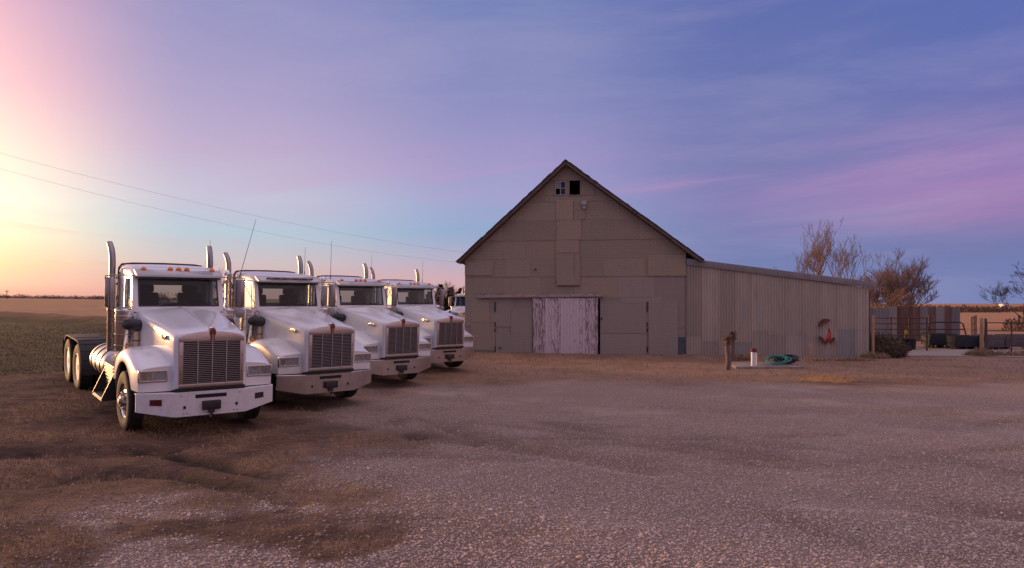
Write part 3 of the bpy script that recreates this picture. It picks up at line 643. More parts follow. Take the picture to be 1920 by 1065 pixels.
    cb.box(-.80, .80, 2.07, 2.12, 1.0, 2.08); cb.box(-.80, .80, 2.12, 3.30, 1.0, 1.06)
    cab = cb.build('cab', 'paint', T, .012)
    def rsec(y, zt, w): return [(-w,y,2.79),(-w-.004,y,zt-.11),(-w+.03,y,zt-.04),(-w+.10,y,zt-.008),(-.4,y,zt+.008),(0,y,zt+.012),(.4,y,zt+.008),(w-.10,y,zt-.008),(w-.03,y,zt-.04),(w+.004,y,zt-.11),(w,y,2.79)]
    MB().loft([rsec(2.17,2.835,.80), rsec(2.20,2.875,.815), rsec(2.30,2.925,.83), rsec(2.5,2.955,.84), rsec(2.9,2.978,.845), rsec(3.34,2.985,.845)], True, True, True).build('roof', 'paint', T, 0, 2, 40)
    rt = [(-.868,3.345,1.7), (-.858,3.345,2.80), (-.85,3.345,2.90), (-.80,3.345,2.975), (-.6,3.345,2.998), (0,3.345,3.008), (.6,3.345,2.998), (.76,3.345,2.975), (.80,3.345,2.93)]
    MB().tube(rt, .020, 6).build('roof_gasket', 'black', cab)
    MB().loft([[(x, y-.05*(1-abs(x)/.8)**.5*0, z) for x in (-.80,-.74,-.5,0,.5,.74,.80)] for y, z in ((2.27,2.905),(2.12,2.868),(2.03,2.80),(2.025,2.765),(2.035,2.768),(2.045,2.80),(2.13,2.855),(2.27,2.892))], True).loft([[(-.80,2.27,2.90),(-.80,2.03,2.785)],[(-.80,2.25,2.80),(-.80,2.05,2.765)]]).build('visor', 'paint', cab, 0, 2, 40)
    MB().add([(-.75,2.098,2.19),(.75,2.098,2.19),(.74,2.222,2.74),(-.74,2.222,2.74)], [(0,1,2,3)]).build('windshield', 'glass', cab)
    MB().frame([(-.752,2.078,2.187),(.752,2.078,2.187),(.742,2.206,2.743),(-.742,2.206,2.743)], [(-.722,2.084,2.215),(.722,2.084,2.215),(.715,2.200,2.712),(-.715,2.200,2.712)], (0,.012,0)).build('windshield_gasket', 'black', cab)
    MB().add([(-.6,3.32,2.20),(.6,3.32,2.20),(.58,3.32,2.56),(-.58,3.32,2.56)], [(0,1,2,3)]).build('rear_window', 'clear_glass', cab)
    for x0, x1 in ((-.35,.12), (.12,.58)): MB().tube([(x0,2.07,2.20),(x1,2.085,2.24)], .008, 5).tube([(x0+.04,2.068,2.225),(x1+.02,2.09,2.262)], .006, 5).build('wiper', 'black', cab)
    for x in (-.64, -.155, 0, .155, .64):
        MB().lathe([(.052,0),(.056,.012),(.050,.05),(.030,.072),(0,.078)], (x,2.24,2.888 if abs(x) < .3 else 2.880), (0,-.62,.78), 14).build('marker_light', 'amber', T)
    MB().box(-.6, .6, 2.06, 2.09, 2.845, 2.87).build('light_bar', 'black', T, .006).hide_render = False
    # interior
    MB().box(-.78, .78, 2.14, 2.50, 1.9, 2.16).build('dashboard', 'interior', cab, .03)
    for sx in (-1, 1):
        se = MB().box(sx*.42-.24, sx*.42+.24, 2.94, 3.06, 1.5, 2.42).box(sx*.42-.15, sx*.42+.15, 2.95, 3.05, 2.42, 2.58).box(sx*.42-.25, sx*.42+.25, 2.5, 3.0, 1.45, 1.6).build('seat', 'seat', cab, .05, 3)
    MB().ring((.42,2.52,2.16), .20, .014, (0,-.75,.66), 20, 6).tube([(.42,2.52,2.16),(.42,2.40,2.02)], .02, 6).build('steering_wheel', 'black', cab)
    MB().box(-.80, .80, 2.16, 3.29, 2.74, 2.785).build('headliner', 'interior', cab)
    # doors
    for sx in (-1, 1):
        dr = MB().hexa([(sx*.862,2.17,1.04),(sx*.872,2.17,1.04),(sx*.872,2.99,1.04),(sx*.862,2.99,1.04),(sx*.862,2.17,2.09),(sx*.872,2.17,2.09),(sx*.872,2.99,2.09),(sx*.862,2.99,2.09)]).build('door', 'paint', T, .004)
        MB().add([(sx*.84,2.20,2.13),(sx*.84,2.80,2.13),(sx*.828,2.80,2.70),(sx*.825,2.32,2.70)], [(0,1,2,3)]).build('door_window', 'clear_glass', dr)
        MB().box(min(sx*.872,sx*.90), max(sx*.872,sx*.90), 2.78, 2.92, 1.86, 1.90).build('door_handle', 'chrome', dr, .006)
        MB().tube([(sx*.862,2.24,2.13),(sx*.85,2.36,2.70)], .010, 6).build('vent_bar', 'black', dr)
    # mirrors
    for sx in (-1, 1):
        mb = MB()
        prof = [(-.085,.0),(-.08,-.03),(-.05,-.055),(-.03,-.045),(-.01,-.058),(.012,-.046),(.034,-.057),(.06,-.05),(.08,-.03),(.085,0)]
        mb.loft([[(sx*1.215+x*k, 2.20+y*k, z) for x, y in prof] for z, k in ((2.175,.8),(2.19,1),(2.72,1),(2.735,.8))], True, True, True)
        mo = mb.build('mirror', 'stainless', T, 0, 2, 50)
        MB().box(sx*1.215-.078, sx*1.215+.078, 2.2005, 2.204, 2.19, 2.72).build('mirror_glass', 'chrome', mo)
        MB().tube([(sx*.82,2.20,2.775),(sx*1.05,2.20,2.785),(sx*1.215,2.19,2.78),(sx*1.30,2.20,2.76),(sx*1.305,2.20,2.70)], .011, 6).tube([(sx*.85,2.12,2.17),(sx*1.05,2.18,2.165),(sx*1.31,2.20,2.165)], .010, 6).tube([(sx*.84,2.15,2.24),(sx*1.12,2.20,2.76)], .008, 6).tube([(sx*1.12,2.20,2.78),(sx*1.12,2.20,2.165)], .008, 6).tube([(sx*1.30,2.20,2.76),(sx*1.31,2.20,2.165)], .008, 6).build('mirror_bracket', 'stainless', mo)
        if sx > 0: MB().lathe([(0,-.03),(.06,-.025),(.10,-.012),(.105,0),(.105,.008),(0,.008)], (sx*1.215,2.19,2.04), (0,1,0), 18).build('convex_mirror', 'galv', mo)
    MB().tube([(.86,2.18,2.60),(.93,2.15,2.75),(.93,2.15,2.80)], .010, 6).lathe([(0,-.05),(.05,-.035),(.068,0),(.06,.04),(.03,.075),(0,.085)], (.93,2.15,2.85), (0,0,1), 16).build('look_down_mirror', 'chrome', T)
    # --- air cleaners and their plumbing
    for sx in (-1, 1):
        a = MB().lathe([(.10,1.30),(.165,1.34),(.182,1.38),(.182,1.98),(.188,1.985),(.188,2.015),(.178,2.02),(.178,2.10),(.188,2.105),(.186,2.13),(.16,2.15),(0,2.155)], (sx*.95,2.20,0), (0,0,1), 28)
        a = a.build('air_cleaner', 'chrome', T)
        for z in (1.45, 1.66, 1.90): MB().ring((sx*.95,2.20,z), .183, .008, (0,0,1), 28, 6).build('clamp_band', 'stainless', a)
        MB().tube([(sx*.95,2.06,1.85),(sx*.92,1.95,1.85),(sx*.84,1.87,1.85),(sx*.74,1.84,1.85)], [.10,.11,.11,.10], 16).lathe([(.125,0),(.125,.03),(.11,.045)], (sx*.715,1.84,1.85), (sx,0,0), 20).build('intake_hose', 'black', T)
        MB().lathe([(.045,1.43),(.05,1.45),(.05,1.70),(.04,1.73)], (sx*.83,1.86,0), (0,0,1), 14).build('washer_bottle', 'tan_plastic', T)
        MB().ring((sx*.83,1.86,1.56), .052, .010, (0,0,1), 14, 6).box(sx*.735-.03, sx*.735+.03, 1.80, 1.86, 1.42, 1.72).build('bottle_bracket', 'black', T, .008)
        MB().lathe([(.048,0),(.05,.02),(.045,.06),(.02,.075),(0,.078)], (sx*.955,1.96,1.41), (0,-1,0), 14).build('turn_signal', 'amber', T)
        MB().tube([(sx*.86,2.09,2.05),(sx*.835,1.99,1.93)], .008, 5).build('grab_cable', 'black', T)
    # --- exhaust stacks
    for sx in (-1, 1):
        p = [(sx*.78,3.05,.72), (sx*.86,3.18,.76), (sx*.94,3.36,.95), (sx*.96,3.42,1.15), (sx*.96,3.42,2.2), (sx*.96,3.42,3.02), (sx*.962,3.435,3.16), (sx*.97,3.49,3.29), (sx*.985,3.59,3.40)]
        ex = MB().tube(p, [.055,.055,.058,.062,.062,.062,.062,.061,.058], 16).build('exhaust_stack', 'stainless', T, 0, 2, 50)
        MB().lathe([(.072,1.17),(.084,1.20),(.084,1.98),(.092,2.0),(.092,2.12),(.078,2.20),(.078,2.66),(.086,2.665),(.086,2.69),(.064,2.70)], (sx*.96,3.42,0), (0,0,1), 20).build('heat_guard', 'perforated', ex)
        MB().box(sx*.90-.07, sx*.90+.03, 3.36, 3.40, 2.55, 2.59).box(sx*.90-.07, sx*.90+.03, 3.36, 3.40, 1.6, 1.64).build('stack_bracket', 'chassis', ex)
        MB().lathe([(.045,.0),(.045,.002),(0,.002)], (sx*.986,3.596,3.407), (0,.68,.73), 14).build('stack_opening', 'dark', ex)
    # --- fuel tanks, steps
    for sx in (-1, 1):
        t = MB().lathe([(0,3.02),(.24,3.03),(.31,3.06),(.33,3.10),(.33,4.46),(.31,4.50),(.24,4.53),(0,4.54)], (sx*.85,0,.92), (0,1,0), 36).build('fuel_tank', 'alu', T)
        for y in (3.35, 3.82, 4.26): MB().ring((sx*.85,y,.92), .334, .014, (0,1,0), 36, 6).build('tank_strap', 'black', t)
        MB().lathe([(.05,0),(.05,.04),(0,.045)], (sx*.80,3.6,1.245), (0,0,1), 14).build('filler_cap', 'chrome', t)
        sb = MB().hexa([(sx*.62,2.12,.42),(sx*1.10,2.12,.42),(sx*1.10,2.98,.42),(sx*.62,2.98,.42),(sx*.62,2.12,1.04),(sx*1.16,2.12,1.04),(sx*1.16,2.98,1.04),(sx*.62,2.98,1.04)]).build('step_box', 'stainless', T, .012)
        for k in range(9):
            z = .50+k*.06; xx = sx*(1.105+.06*(z-.42)/.62)
            MB().box(min(xx,xx+sx*.016), max(xx,xx+sx*.016), 2.15, 2.95, z, z+.028).build('step_rib', 'alu', sb)
        tr = MB()
        for k in range(5):
            xx = sx*(1.115+k*.05); tr.box(min(xx,xx+sx*.034), max(xx,xx+sx*.034), 2.16, 2.98, .43, .455)
        tr.box(min(sx*1.10,sx*1.36), max(sx*1.10,sx*1.36), 2.14, 3.0, .40, .428).build('step_tread', 'alu', sb)
        MB().prism([(sx*1.10,2.12,.40),(sx*1.36,2.12,.40),(sx*1.36,2.12,.45),(sx*1.15,2.12,.92)], (0,.02,0)).build('step_bracket', 'black', sb); MB().prism([(sx*1.10,3.0,.40),(sx*1.36,3.0,.40),(sx*1.36,3.0,.45),(sx*1.15,3.0,.92)], (0,.02,0)).build('step_bracket', 'black', sb)
    # --- rear fenders
    for sx in (-1, 1):
        path = []
        for k in range(11): a = R(-8+98*k/10); path.append((6.036-.645*math.cos(a), TR+.645*math.sin(a)))
        path += [(6.4,1.184), (6.7,1.182), (7.0,1.184)]
        for k in range(4): a = R(90-14*k); path.append((7.356-.0+.645*math.cos(a), TR+.645*math.sin(a)))
        x0, x1 = sx*.55, sx*1.20
        secs = [[(x0,y,z),(x1-sx*.015,y,z),(x1,y,z-.012),(x1,y,z-.035),(x1-sx*.012,y,z-.035),(x1-sx*.02,y,z-.014),(x0,y,z-.014)] for y, z in path]
        rf = MB().loft(secs, True, True, True).build('rear_fender', 'fender_black', T, 0, 2, 40)
        for k in (1, 3, 5, 7, 9, 11):
            y, z = path[k]; y2, z2 = path[k+1]
            MB().tube([(x0+sx*.03,y,z+.003),(x1-sx*.03,y,z+.003)], .010, 6).build('fender_ridge', 'fender_black', rf)
        MB().box(min(sx*.55,sx*1.2), max(sx*.55,sx*1.2), 8.08, 8.10, .2, 1.0).build('mud_flap', 'rubber', T)
    return T
ME_BADGE = text_mesh('T800', .095, .004); ME_BADGE.materials.append(M['emblem_red'])
truck0 = make_truck()

def wheel_pose(x, y, yaw):                                          # sit a truck on the ground: z and pitch from its wheel contacts
    fw = (math.sin(yaw), -math.cos(yaw))
    g0 = float(base_h(np.array([x-fw[0]*FAX]), np.array([y-fw[1]*FAX]))[0]); g1 = float(base_h(np.array([x-fw[0]*6.7]), np.array([y-fw[1]*6.7]))[0])
    p = math.atan2(g1-g0, 6.7-FAX); return g0-math.tan(p)*FAX-.006, p
GT = 'white semi trucks parked in a slanting row'
def kid(o, name): return [c for c in o.children if c.name.split('.')[0] == name]
def swap(o, m):
    for sl in o.material_slots: sl.link = 'OBJECT'; sl.material = M[m]
def antenna(t, base, tip, r=.006):
    MB().tube([base, [b+(q-b)*.12 for b, q in zip(base, tip)]], .011, 6).tube([base, tip], [r, r*.55], 5).build('antenna', 'black', t)
poses = [(-5.35, 13.25, .675, 'white semi truck in front of the row, with painted white bumper and dry wheels in the dirt'),
         (-4.08, 16.70, .750, 'white semi truck second in the row, with dark light bar above its windshield'),
         (-3.10, 20.80, .765, 'white semi truck third in the row, just left of the one nearest the barn'),
         (-2.11, 25.00, .725, 'white semi truck last in the slanting row, its nose nearest the barn wall'),
         (-3.62, 43.6, -.42, 'white semi truck parked far back, mostly hidden behind the barn corner')]
poses[0] = poses[0][:3] + ('nearest white semi truck, with painted white bumper, standing foremost at the left',)
trucks = []
for i, (x, y, yaw, lab) in enumerate(poses): trucks.append(truck0 if i == 0 else copy_tree(truck0))
def drop(o):
    for c in list(o.children): drop(c)
    bpy.data.objects.remove(o)
for i, (x, y, yaw, lab) in enumerate(poses):
    t = trucks[i]; z, p = wheel_pose(x, y, yaw); t.location = (x, y, z); t.rotation_euler = (p, 0, yaw); tag(t, lab, 'truck', GT)
    for w_ in kid(t, 'wheel'):
        if w_.location.y < 3: w_.rotation_euler.z += (0, .05, -.05, .08, .03)[i]
    if i != 1:
        for o in kid(t, 'light_bar'): drop(o)
    else:
        for o in kid(t, 'marker_light'): drop(o)
        lb = kid(t, 'light_bar')[0]
        for k in range(5): MB().box(-.52+k*.24, -.44+k*.24, 2.052, 2.06, 2.85, 2.865).build('bar_lamp', 'amber', lb)
    if i:
        for o in [t] + list(t.children_recursive):
            if o.type == 'MESH' and o.data.materials and o.data.materials[0] == M['paint']: swap(o, ('', 'paint_dusty', 'paint_cream', 'paint_grimy', 'paint_dusty')[i])
    if i in (1, 2, 3, 4):
        bpo = kid(t, 'bumper')[0]; swap(bpo, 'bumper_metal')
        for c in list(bpo.children):
            if c.name.startswith('fog_light'): drop(c)
antenna(trucks[0], (.80,2.9,2.95), (.80,2.9,3.55)); antenna(trucks[1], (-.86,3.0,2.85), (-.62,2.7,4.25), .008); antenna(trucks[1], (.80,2.9,2.95), (.80,2.9,3.65))
antenna(trucks[2], (-.80,2.6,2.92), (-.80,2.6,4.05), .008); antenna(trucks[2], (.80,2.9,2.95), (.80,2.9,3.7)); antenna(trucks[3], (.80,2.9,2.95), (.80,2.9,3.75))

# ------------------------------------------------------------------ the barn (local x along the front, y backwards, z up)
BO = Vector((-2.2, 35.0, 0)); BANG = -math.atan2(.168, .986)
BU = Vector((math.cos(BANG), math.sin(BANG), 0)); BV = Vector((-math.sin(BANG), math.cos(BANG), 0))
def bp(px, py, v=0.0):                                              # photo pixel -> (u, z) on the barn's front plane
    d = Vector(((px-CXP)/FPX, 1, -(py-HYP)/FPX)); t = ((BO+BV*v)-Vector((0,0,EYE))).dot(BV)/d.dot(BV); p = Vector((0,0,EYE))+d*t-BO
    return p.dot(BU), p.z
def clip_poly(poly, conv):
    out = list(poly)
    for i in range(len(conv)):
        a, b2 = conv[i], conv[(i+1) % len(conv)]; inp = out; out = []
        side = lambda p: (b2[0]-a[0])*(p[1]-a[1])-(b2[1]-a[1])*(p[0]-a[0])
        for k in range(len(inp)):
            p, q = inp[k], inp[(k+1) % len(inp)]; sp, sq = side(p), side(q)
            if sp >= 0: out.append(p)
            if (sp >= 0) != (sq >= 0): t = sp/(sp-sq); out.append((p[0]+(q[0]-p[0])*t, p[1]+(q[1]-p[1])*t))
        if not out: return []
    return out
def minus(rects, h):
    res = []
    for (a, b2, c, d) in rects:
        if h[0] >= b2 or h[1] <= a or h[2] >= d or h[3] <= c: res.append((a, b2, c, d)); continue
        if c < h[2]: res.append((a, b2, c, h[2]))
        if d > h[3]: res.append((a, b2, h[3], d))
        if a < h[0]: res.append((a, h[0], max(c, h[2]), min(d, h[3])))
        if b2 > h[1]: res.append((h[1], b2, max(c, h[2]), min(d, h[3])))
    return res
uR = bp(1286, 600)[0]; zL = bp(872, 489)[1]; uP, zP = bp(1060.5, 304); zR = bp(1286, 473)[1]
gable = [(0,-.15), (uR,-.15), (uR,zR), (uP,zP), (0,zL)]
def prect(x0, x1, y0, y1): (a, d), (b2, c) = bp(x0, y0), bp(x1, y1); return (a, b2, c, d)
W1 = prect(1041, 1061.3, 340.6, 365.6); W2 = prect(1066.6, 1089, 337.5, 366.4); DH = prect(1004, 1125, 560, 690)
DH = (DH[0], DH[1], -.2, DH[3])
BD = 13.0
barn = empty('barn', BO, (0, 0, BANG)); tag(barn, 'old gabled barn with brown pressed-sheet siding and a peeling white sliding door', 'barn')
def clipped(m, rects, y0, y1, conv=gable, flare=0.0):
    for (a, b2, c, d) in rects:
        p = clip_poly([(a,c),(b2,c),(b2,d),(a,d)], conv)
        zb, zt = min([q_[1] for q_ in p], default=0), max([q_[1] for q_ in p], default=1)
        if len(p) >= 3: m.prism([(u,y0-flare*(1-(z-zb)/max(zt-zb, .01)),z) for u, z in p], (0,y1-y0,0))
    return m
rects = [(-1, 20, -1, 20)]
for h in (W1, W2, DH): rects = minus(rects, h)
fw = clipped(MB(), rects, .0, .12).build('front_wall', 'rafter', barn)
MB().box(.001, .12, .12, BD, -.15, zL).build('side_wall', 'siding_brown', barn); MB().box(uR-.12, uR, .12, BD, -.15, zR).build('side_wall', 'siding_brown', barn)
clipped(MB(), [(-1,20,-1,20)], BD, BD+.12).build('back_wall', 'siding_brown', barn)
# siding sheets, lapped from the sill upwards
zr = [-.12, bp(1080,612)[1], bp(1080,556)[1], bp(1080,517)[1], bp(1080,484)[1], bp(1080,449)[1], bp(1080,411)[1], bp(1080,376)[1], bp(1080,338)[1], zP+.3]
holes = (W1, W2, DH)
hay = prect(1043, 1087.5, 475.5, 535)
rs = random.Random(21)
for r_ in range(len(zr)-1):
    u = -rs.random()*1.4; c_ = 0
    while u < uR:
        w = rs.choice((1.2, 1.6, 2.0, 2.4))*(.9+.2*rs.random())
        if uR-(u+w) < .5: w = uR+.5-u
        off = .004+.007*(r_ % 2)+.0035*(c_ % 2)
        z0 = zr[r_]-(.03 if r_ else 0); z1 = zr[r_+1]-rs.random()*.012
        rc = [(max(u, 0)+.002, min(u+w, uR)-.002, z0+rs.uniform(-.01, .01), z1)]
        for h in holes: rc = minus(rc, h)
        m = clipped(MB(), rc, -off-.003, -off, gable, rs.uniform(.006, .018))
        if m.f:
            g_ = r_ < 2
            mname = 'siding_grey' if (g_ and rs.random() < .85) or (r_ == 2 and u > 6 and rs.random() < .6) else 'siding_brown'
            m.build('siding_sheet', mname, fw, 0, 2, 0)
        u += w; c_ += 1
for (x0, x1, y0, y1, mm, off) in ((1043,1075,375,412,'siding_patch',.020), (1044,1090,412,449,'siding_patch',.021), (1043,1086,449,474,'siding_patch',.022), (1076,1097,377,411,'siding_brown',.0205), (884,918,562,604,'siding_brown',.021), (883,929,604,657,'siding_brown',.024), (930,958,626,661,'siding_grey',.022), (958,998,578,661,'siding_grey',.024), (1126,1212,566,625,'siding_grey',.021), (1126,1212,625,667,'siding_grey',.025), (1216,1271,564,666,'siding_grey',.028), (872,925,490,516,'siding_brown',.022), (1215,1286,478,517,'siding_brown',.021)):
    clipped(MB(), [prect(x0, x1, y0, y1)], -off-.024, -off-.020, gable, .012).build('siding_patch', mm, fw, 0, 2, 0)
clipped(MB(), [prect(1271.5, 1285, 632, 668)], -.066, -.060).build('repair_sheet', 'blank_grey', fw, 0, 2, 0)
MB().box(hay[0], hay[1], -.085, -.024, hay[2], hay[3]).build('hay_door', 'siding_brown', barn, 0, 2, 0)
hd = barn.children[-1] if False else None
MB().box(hay[1]-.26, hay[1]-.25, -.092, -.086, hay[3]-.95, hay[3]-.05).box(hay[0]-.01, hay[0]+.03, -.095, -.05, hay[2]+.1, hay[2]+.2).box(hay[0]+.1, hay[1]-.03, -.092, -.05, hay[2]-.02, hay[2]+.015).build('hay_door_batten', 'rafter', barn)
for px in (928.5, 1213.5):                                         # gaps between old door leaves, their shade laid on as dark strips
    for y0, y1 in ((566,585), (604,612), (616,622), (650,660)):
        a, z1 = bp(px, y0); _, z0 = bp(px, y1); MB().box(a-.02, a+.02, -.070, -.03, z0, z1).build('gap_shade_strip', 'dark', fw)
MB().box(-.02, DH[0]-.05, -.10, .0, -.3, .10).box(DH[1]+.05, uR-.02, -.09, .0, -.3, .05).box(DH[0]-.05, DH[1]+.05, -.16, .1, -.3, .07).build('sill', 'concrete', barn, .02)
# gable windows
def window(name, h, cross):
    a, b2, c, d = h; t = .03
    wf = MB().frame([(a-.01,-.05,c-.01),(b2+.01,-.05,c-.01),(b2+.01,-.05,d+.01),(a-.01,-.05,d+.01)], [(a+t,-.05,c+t),(b2-t,-.05,c+t),(b2-t,-.05,d-t),(a+t,-.05,d-t)], (0,.16,0)).build(name, 'siding_brown' if not cross else 'window_frame', barn)
    if cross:
        um, zm = (a+b2)/2, (c+d)/2
        MB().box(um-.022, um+.022, -.052, .02, c+t, d-t).box(um+.022, b2-t, -.05, .01, zm-.016, zm+.016).box(a+t, um-.022, -.05, .01, zm-.016, zm+.016).build('muntin', 'window_frame', wf)
        MB().box(a+t, um-.022, -.03, -.024, zm+.016, d-t).build('pane', 'cloudy_pane', wf)
        for q in ((um+.022, b2-t, zm+.016, d-t), (um+.022, b2-t, c+t, zm-.016)): MB().box(q[0], q[1], -.02, -.016, q[2], q[3]).build('pane', 'pane', wf)
    return wf
window('window', W1, True); window('window_opening', W2, False)
# lamp under the gable
a, b2, c, d = prect(1091, 1100, 378, 392)
lf = MB().box(a, b2, -.22, -.02, (c+d)/2, d).box(a+.05, b2-.04, -.16, -.02, c, (c+d)/2).build('yard_light', 'lamp_housing', None, .012)
lf.parent = None; lf.matrix_world = Matrix.Translation(BO) @ Matrix.Rotation(BANG, 4, 'Z'); tag(lf, 'small pale flood lamp fixed to the barn gable below the windows', 'lamp')
# sliding door of upright planks
dl, dr_, dz1 = bp(1000, 600)[0], bp(1121.5, 600)[0], bp(1060, 558.5)[1]
door = MB().box(dl+.02, dr_-.02, -.085, -.06, .10, dz1-.03).build('sliding_door', 'rafter', barn)
npl = 21; wpl = (dr_-dl)/npl
for k in range(npl):
    pl = MB().box(-wpl/2+.0035, wpl/2-.0035, -.012, .010, 0, dz1-.07+rs.uniform(-.012, .012)).build('plank', 'peeling', door, .003, 1, 0, loc=(dl+wpl*(k+.5), -.098-rs.uniform(0, .006), .07+rs.uniform(-.02, .02)))
ra, rb = bp(897, 556), bp(1132, 553.5)
rl = MB().hexa([(ra[0],-.17,ra[1]-.07),(rb[0],-.17,rb[1]-.07),(rb[0],-.05,rb[1]-.07),(ra[0],-.05,ra[1]-.07),(ra[0],-.17,ra[1]+.06),(rb[0],-.17,rb[1]+.06),(rb[0],-.05,rb[1]+.06),(ra[0],-.05,ra[1]+.06)]).build('door_track', 'rail_paint', barn, .01)
for px in (907, 940, 1023, 1072, 1116):
    u, z = bp(px, 553); MB().box(u-.03, u+.03, -.185, -.03, z+.0, z+.14).build('track_bracket', 'rail_paint', rl, .008)
for px in (1020, 1104):
    u, z = bp(px, 560); MB().box(u-.05, u+.05, -.135, -.112, z-.15, z+.05).build('door_hanger', 'window_frame', rl, .006)
for u, z in (bp(1004,505), bp(1128,597), bp(938,652)):
    MB().lathe([(.05,0),(.05,.03),(.02,.05)], (u,-.05,z), (0,-1,0), 8).build('wall_bolt', 'rust', fw)
# roof
eL = bp(855, 491, -.35); eR = bp(1321, 487.5, -.35); pk = bp(1060.5, 299.5, -.35)
th = .06
def slope(e, sgn):
    d = Vector((pk[0]-e[0], 0, pk[1]-e[1])); n = Vector((-d.z, 0, d.x)).normalized()
    if n.z < 0: n = -n
    E0, P0 = Vector((e[0],0,e[1])), Vector((pk[0],0,pk[1])); dn = n*th
    rf = MB().prism([E0-dn+Vector((0,-.35,0)), P0-dn+Vector((0,-.35,0)), P0+Vector((0,-.35,0)), E0+Vector((0,-.35,0))], (0,BD+.7,0)).build('roof_slope', 'shingle', barn, 0, 2, 0)
    L = (P0-E0).length; dd = (P0-E0)/L
    # ragged shingle edge
    s_ = 0; k = 0; sh = MB().mesh('x')
    while s_ < L-.05:
        w = .22*(.8+.4*rs.random()); o = E0+dd*s_; t_ = .012+.022*rs.random(); f_ = .36+.05*rs.random()
        a_, b_ = o, o+dd*min(w, L-s_)
        q = [a_+Vector((0,-f_,0)), b_+Vector((0,-f_,0)), b_+Vector((0,-.1,0)), a_+Vector((0,-.1,0))]
        MB().hexa([p+n*.002 for p in q]+[p+n*t_ for p in q]).build('shingle', 'shingle', rf, 0, 2, 0); s_ += w; k += 1
    # barge boards in uneven lengths
    cuts = [0, .22*L, .47*L, .5*L, .78*L, L]
    for i in range(len(cuts)-1):
        a_, b_ = E0+dd*(cuts[i]+.02), E0+dd*(cuts[i+1]-.015*rs.random()); hgt = .075+.03*rs.random()
        j = rs.uniform(-.015, .01)
        q = [a_-dn*1.02, b_-dn*1.02, b_-dn-n*hgt, a_-dn-n*(hgt+j)]
        MB().hexa([p+Vector((0,-.355+.004*(i%2),0)) for p in q]+[p+Vector((0,-.325,0)) for p in q]).build('barge_board', 'board', rf)
    for v_ in np.arange(-.12, BD, .75):
        q0 = E0-dn*1.1+dd*.05; q1 = P0-dn*1.1-dd*.25
        MB().hexa([p+Vector((0,v_,0)) for p in (q0-n*.12, q1-n*.12, q1, q0)]+[p+Vector((0,v_+.05,0)) for p in (q0-n*.12, q1-n*.12, q1, q0)]).build('rafter', 'rafter', rf)
    return rf
slope(eL, -1); slope(eR, 1)
MB().prism([(pk[0]-.10,-.36,pk[1]-.045),(pk[0],-.36,pk[1]+.022),(pk[0]+.10,-.36,pk[1]-.045),(pk[0],-.36,pk[1]+.005)], (0,BD+.7,0)).build('ridge_cap', 'shingle', barn, 0, 2, 0)

# ------------------------------------------------------------------ lean-to of corrugated sheets
LO = BO + BU*(uR+.02)
lean = empty('lean_to', LO, (0, 0, BANG)); tag(lean, 'long corrugated metal lean-to with sloping roof joined to the barn', 'shed')
def lp(px, py, v=0.0): u, z = bp(px, py, v); return u-uR-.02, z
uE = lp(1629, 600)[0]; t0 = lp(1290, 494); t1 = lp(1629, 540)
top_z = lambda u: t0[1]+(t1[1]-t0[1])*(u-t0[0])/(t1[0]-t0[0])
pit = .118
def corr_sheet(u0, u1, z0, ztop, y, name, m, parent, amp=.023, ax=0, seg=6, th=.0):
    n = max(2, int((u1-u0)/pit*seg)); pts0 = []; pts1 = []
    for k in range(n+1):
        u = u0+(u1-u0)*k/n; d = y-amp*math.cos(2*math.pi*u/pit)
        zb = z0; zt = ztop(u) if callable(ztop) else ztop
        if ax == 0: pts0.append((u,d,zb)); pts1.append((u,d,zt))
        else: pts0.append((d,u,zb)); pts1.append((d,u,zt))
    return MB().loft([pts0, pts1]).build(name, m, parent, 0, 2, 60)
u = 0.0; k = 0
while u < uE-.05:
    w = pit*6 if uE-u > pit*9 else uE-u
    zl_ = rs.choice((.75, 1.05, 1.3, 1.3))+rs.uniform(-.06, .06); tl = rs.uniform(-.006, .006)
    corr_sheet(u-.03 if k else .0, min(u+w, uE), zl_-.08, lambda q: top_z(q)-.02, -.040-.005*(k % 2)-tl, 'corrugated_sheet', 'corrugated', lean)
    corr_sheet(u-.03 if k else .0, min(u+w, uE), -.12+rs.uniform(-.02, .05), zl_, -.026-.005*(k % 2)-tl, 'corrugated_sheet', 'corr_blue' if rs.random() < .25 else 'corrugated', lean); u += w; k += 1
MB().box(0, uE, .0, .06, .3, .42).box(0, uE, .0, .06, 1.5, 1.62).build('girt', 'rafter', lean)
corr_sheet(.0, 6.0, -.12, top_z(uE)-.05, uE-.01, 'end_wall', 'corrugated', lean, ax=1)
corr_sheet(0, uE, -.12, lambda q: top_z(q)-.05, 6.0, 'back_wall', 'corrugated', lean)
f0, f1, g0_, g1_ = lp(1287, 484.5), lp(1642, 529.5), lp(1287, 496.5), lp(1642, 541)
fa = MB().hexa([(f0[0],-.12,g0_[1]),(f1[0],-.12,g1_[1]),(f1[0],-.09,g1_[1]),(f0[0],-.09,g0_[1]),(f0[0],-.12,f0[1]),(f1[0],-.12,f1[1]),(f1[0],-.09,f1[1]),(f0[0],-.09,f0[1])]).build('fascia', 'corr_grey', lean, .006)
for k in range(1, 4):
    q = k/4; ux = f0[0]+(f1[0]-f0[0])*q; zt_ = f0[1]+(f1[1]-f0[1])*q; zb_ = g0_[1]+(g1_[1]-g0_[1])*q
    MB().box(ux-.02, ux+.02, -.126, -.12, zb_+.005, zt_-.005).build('fascia_joint', 'galv', fa)
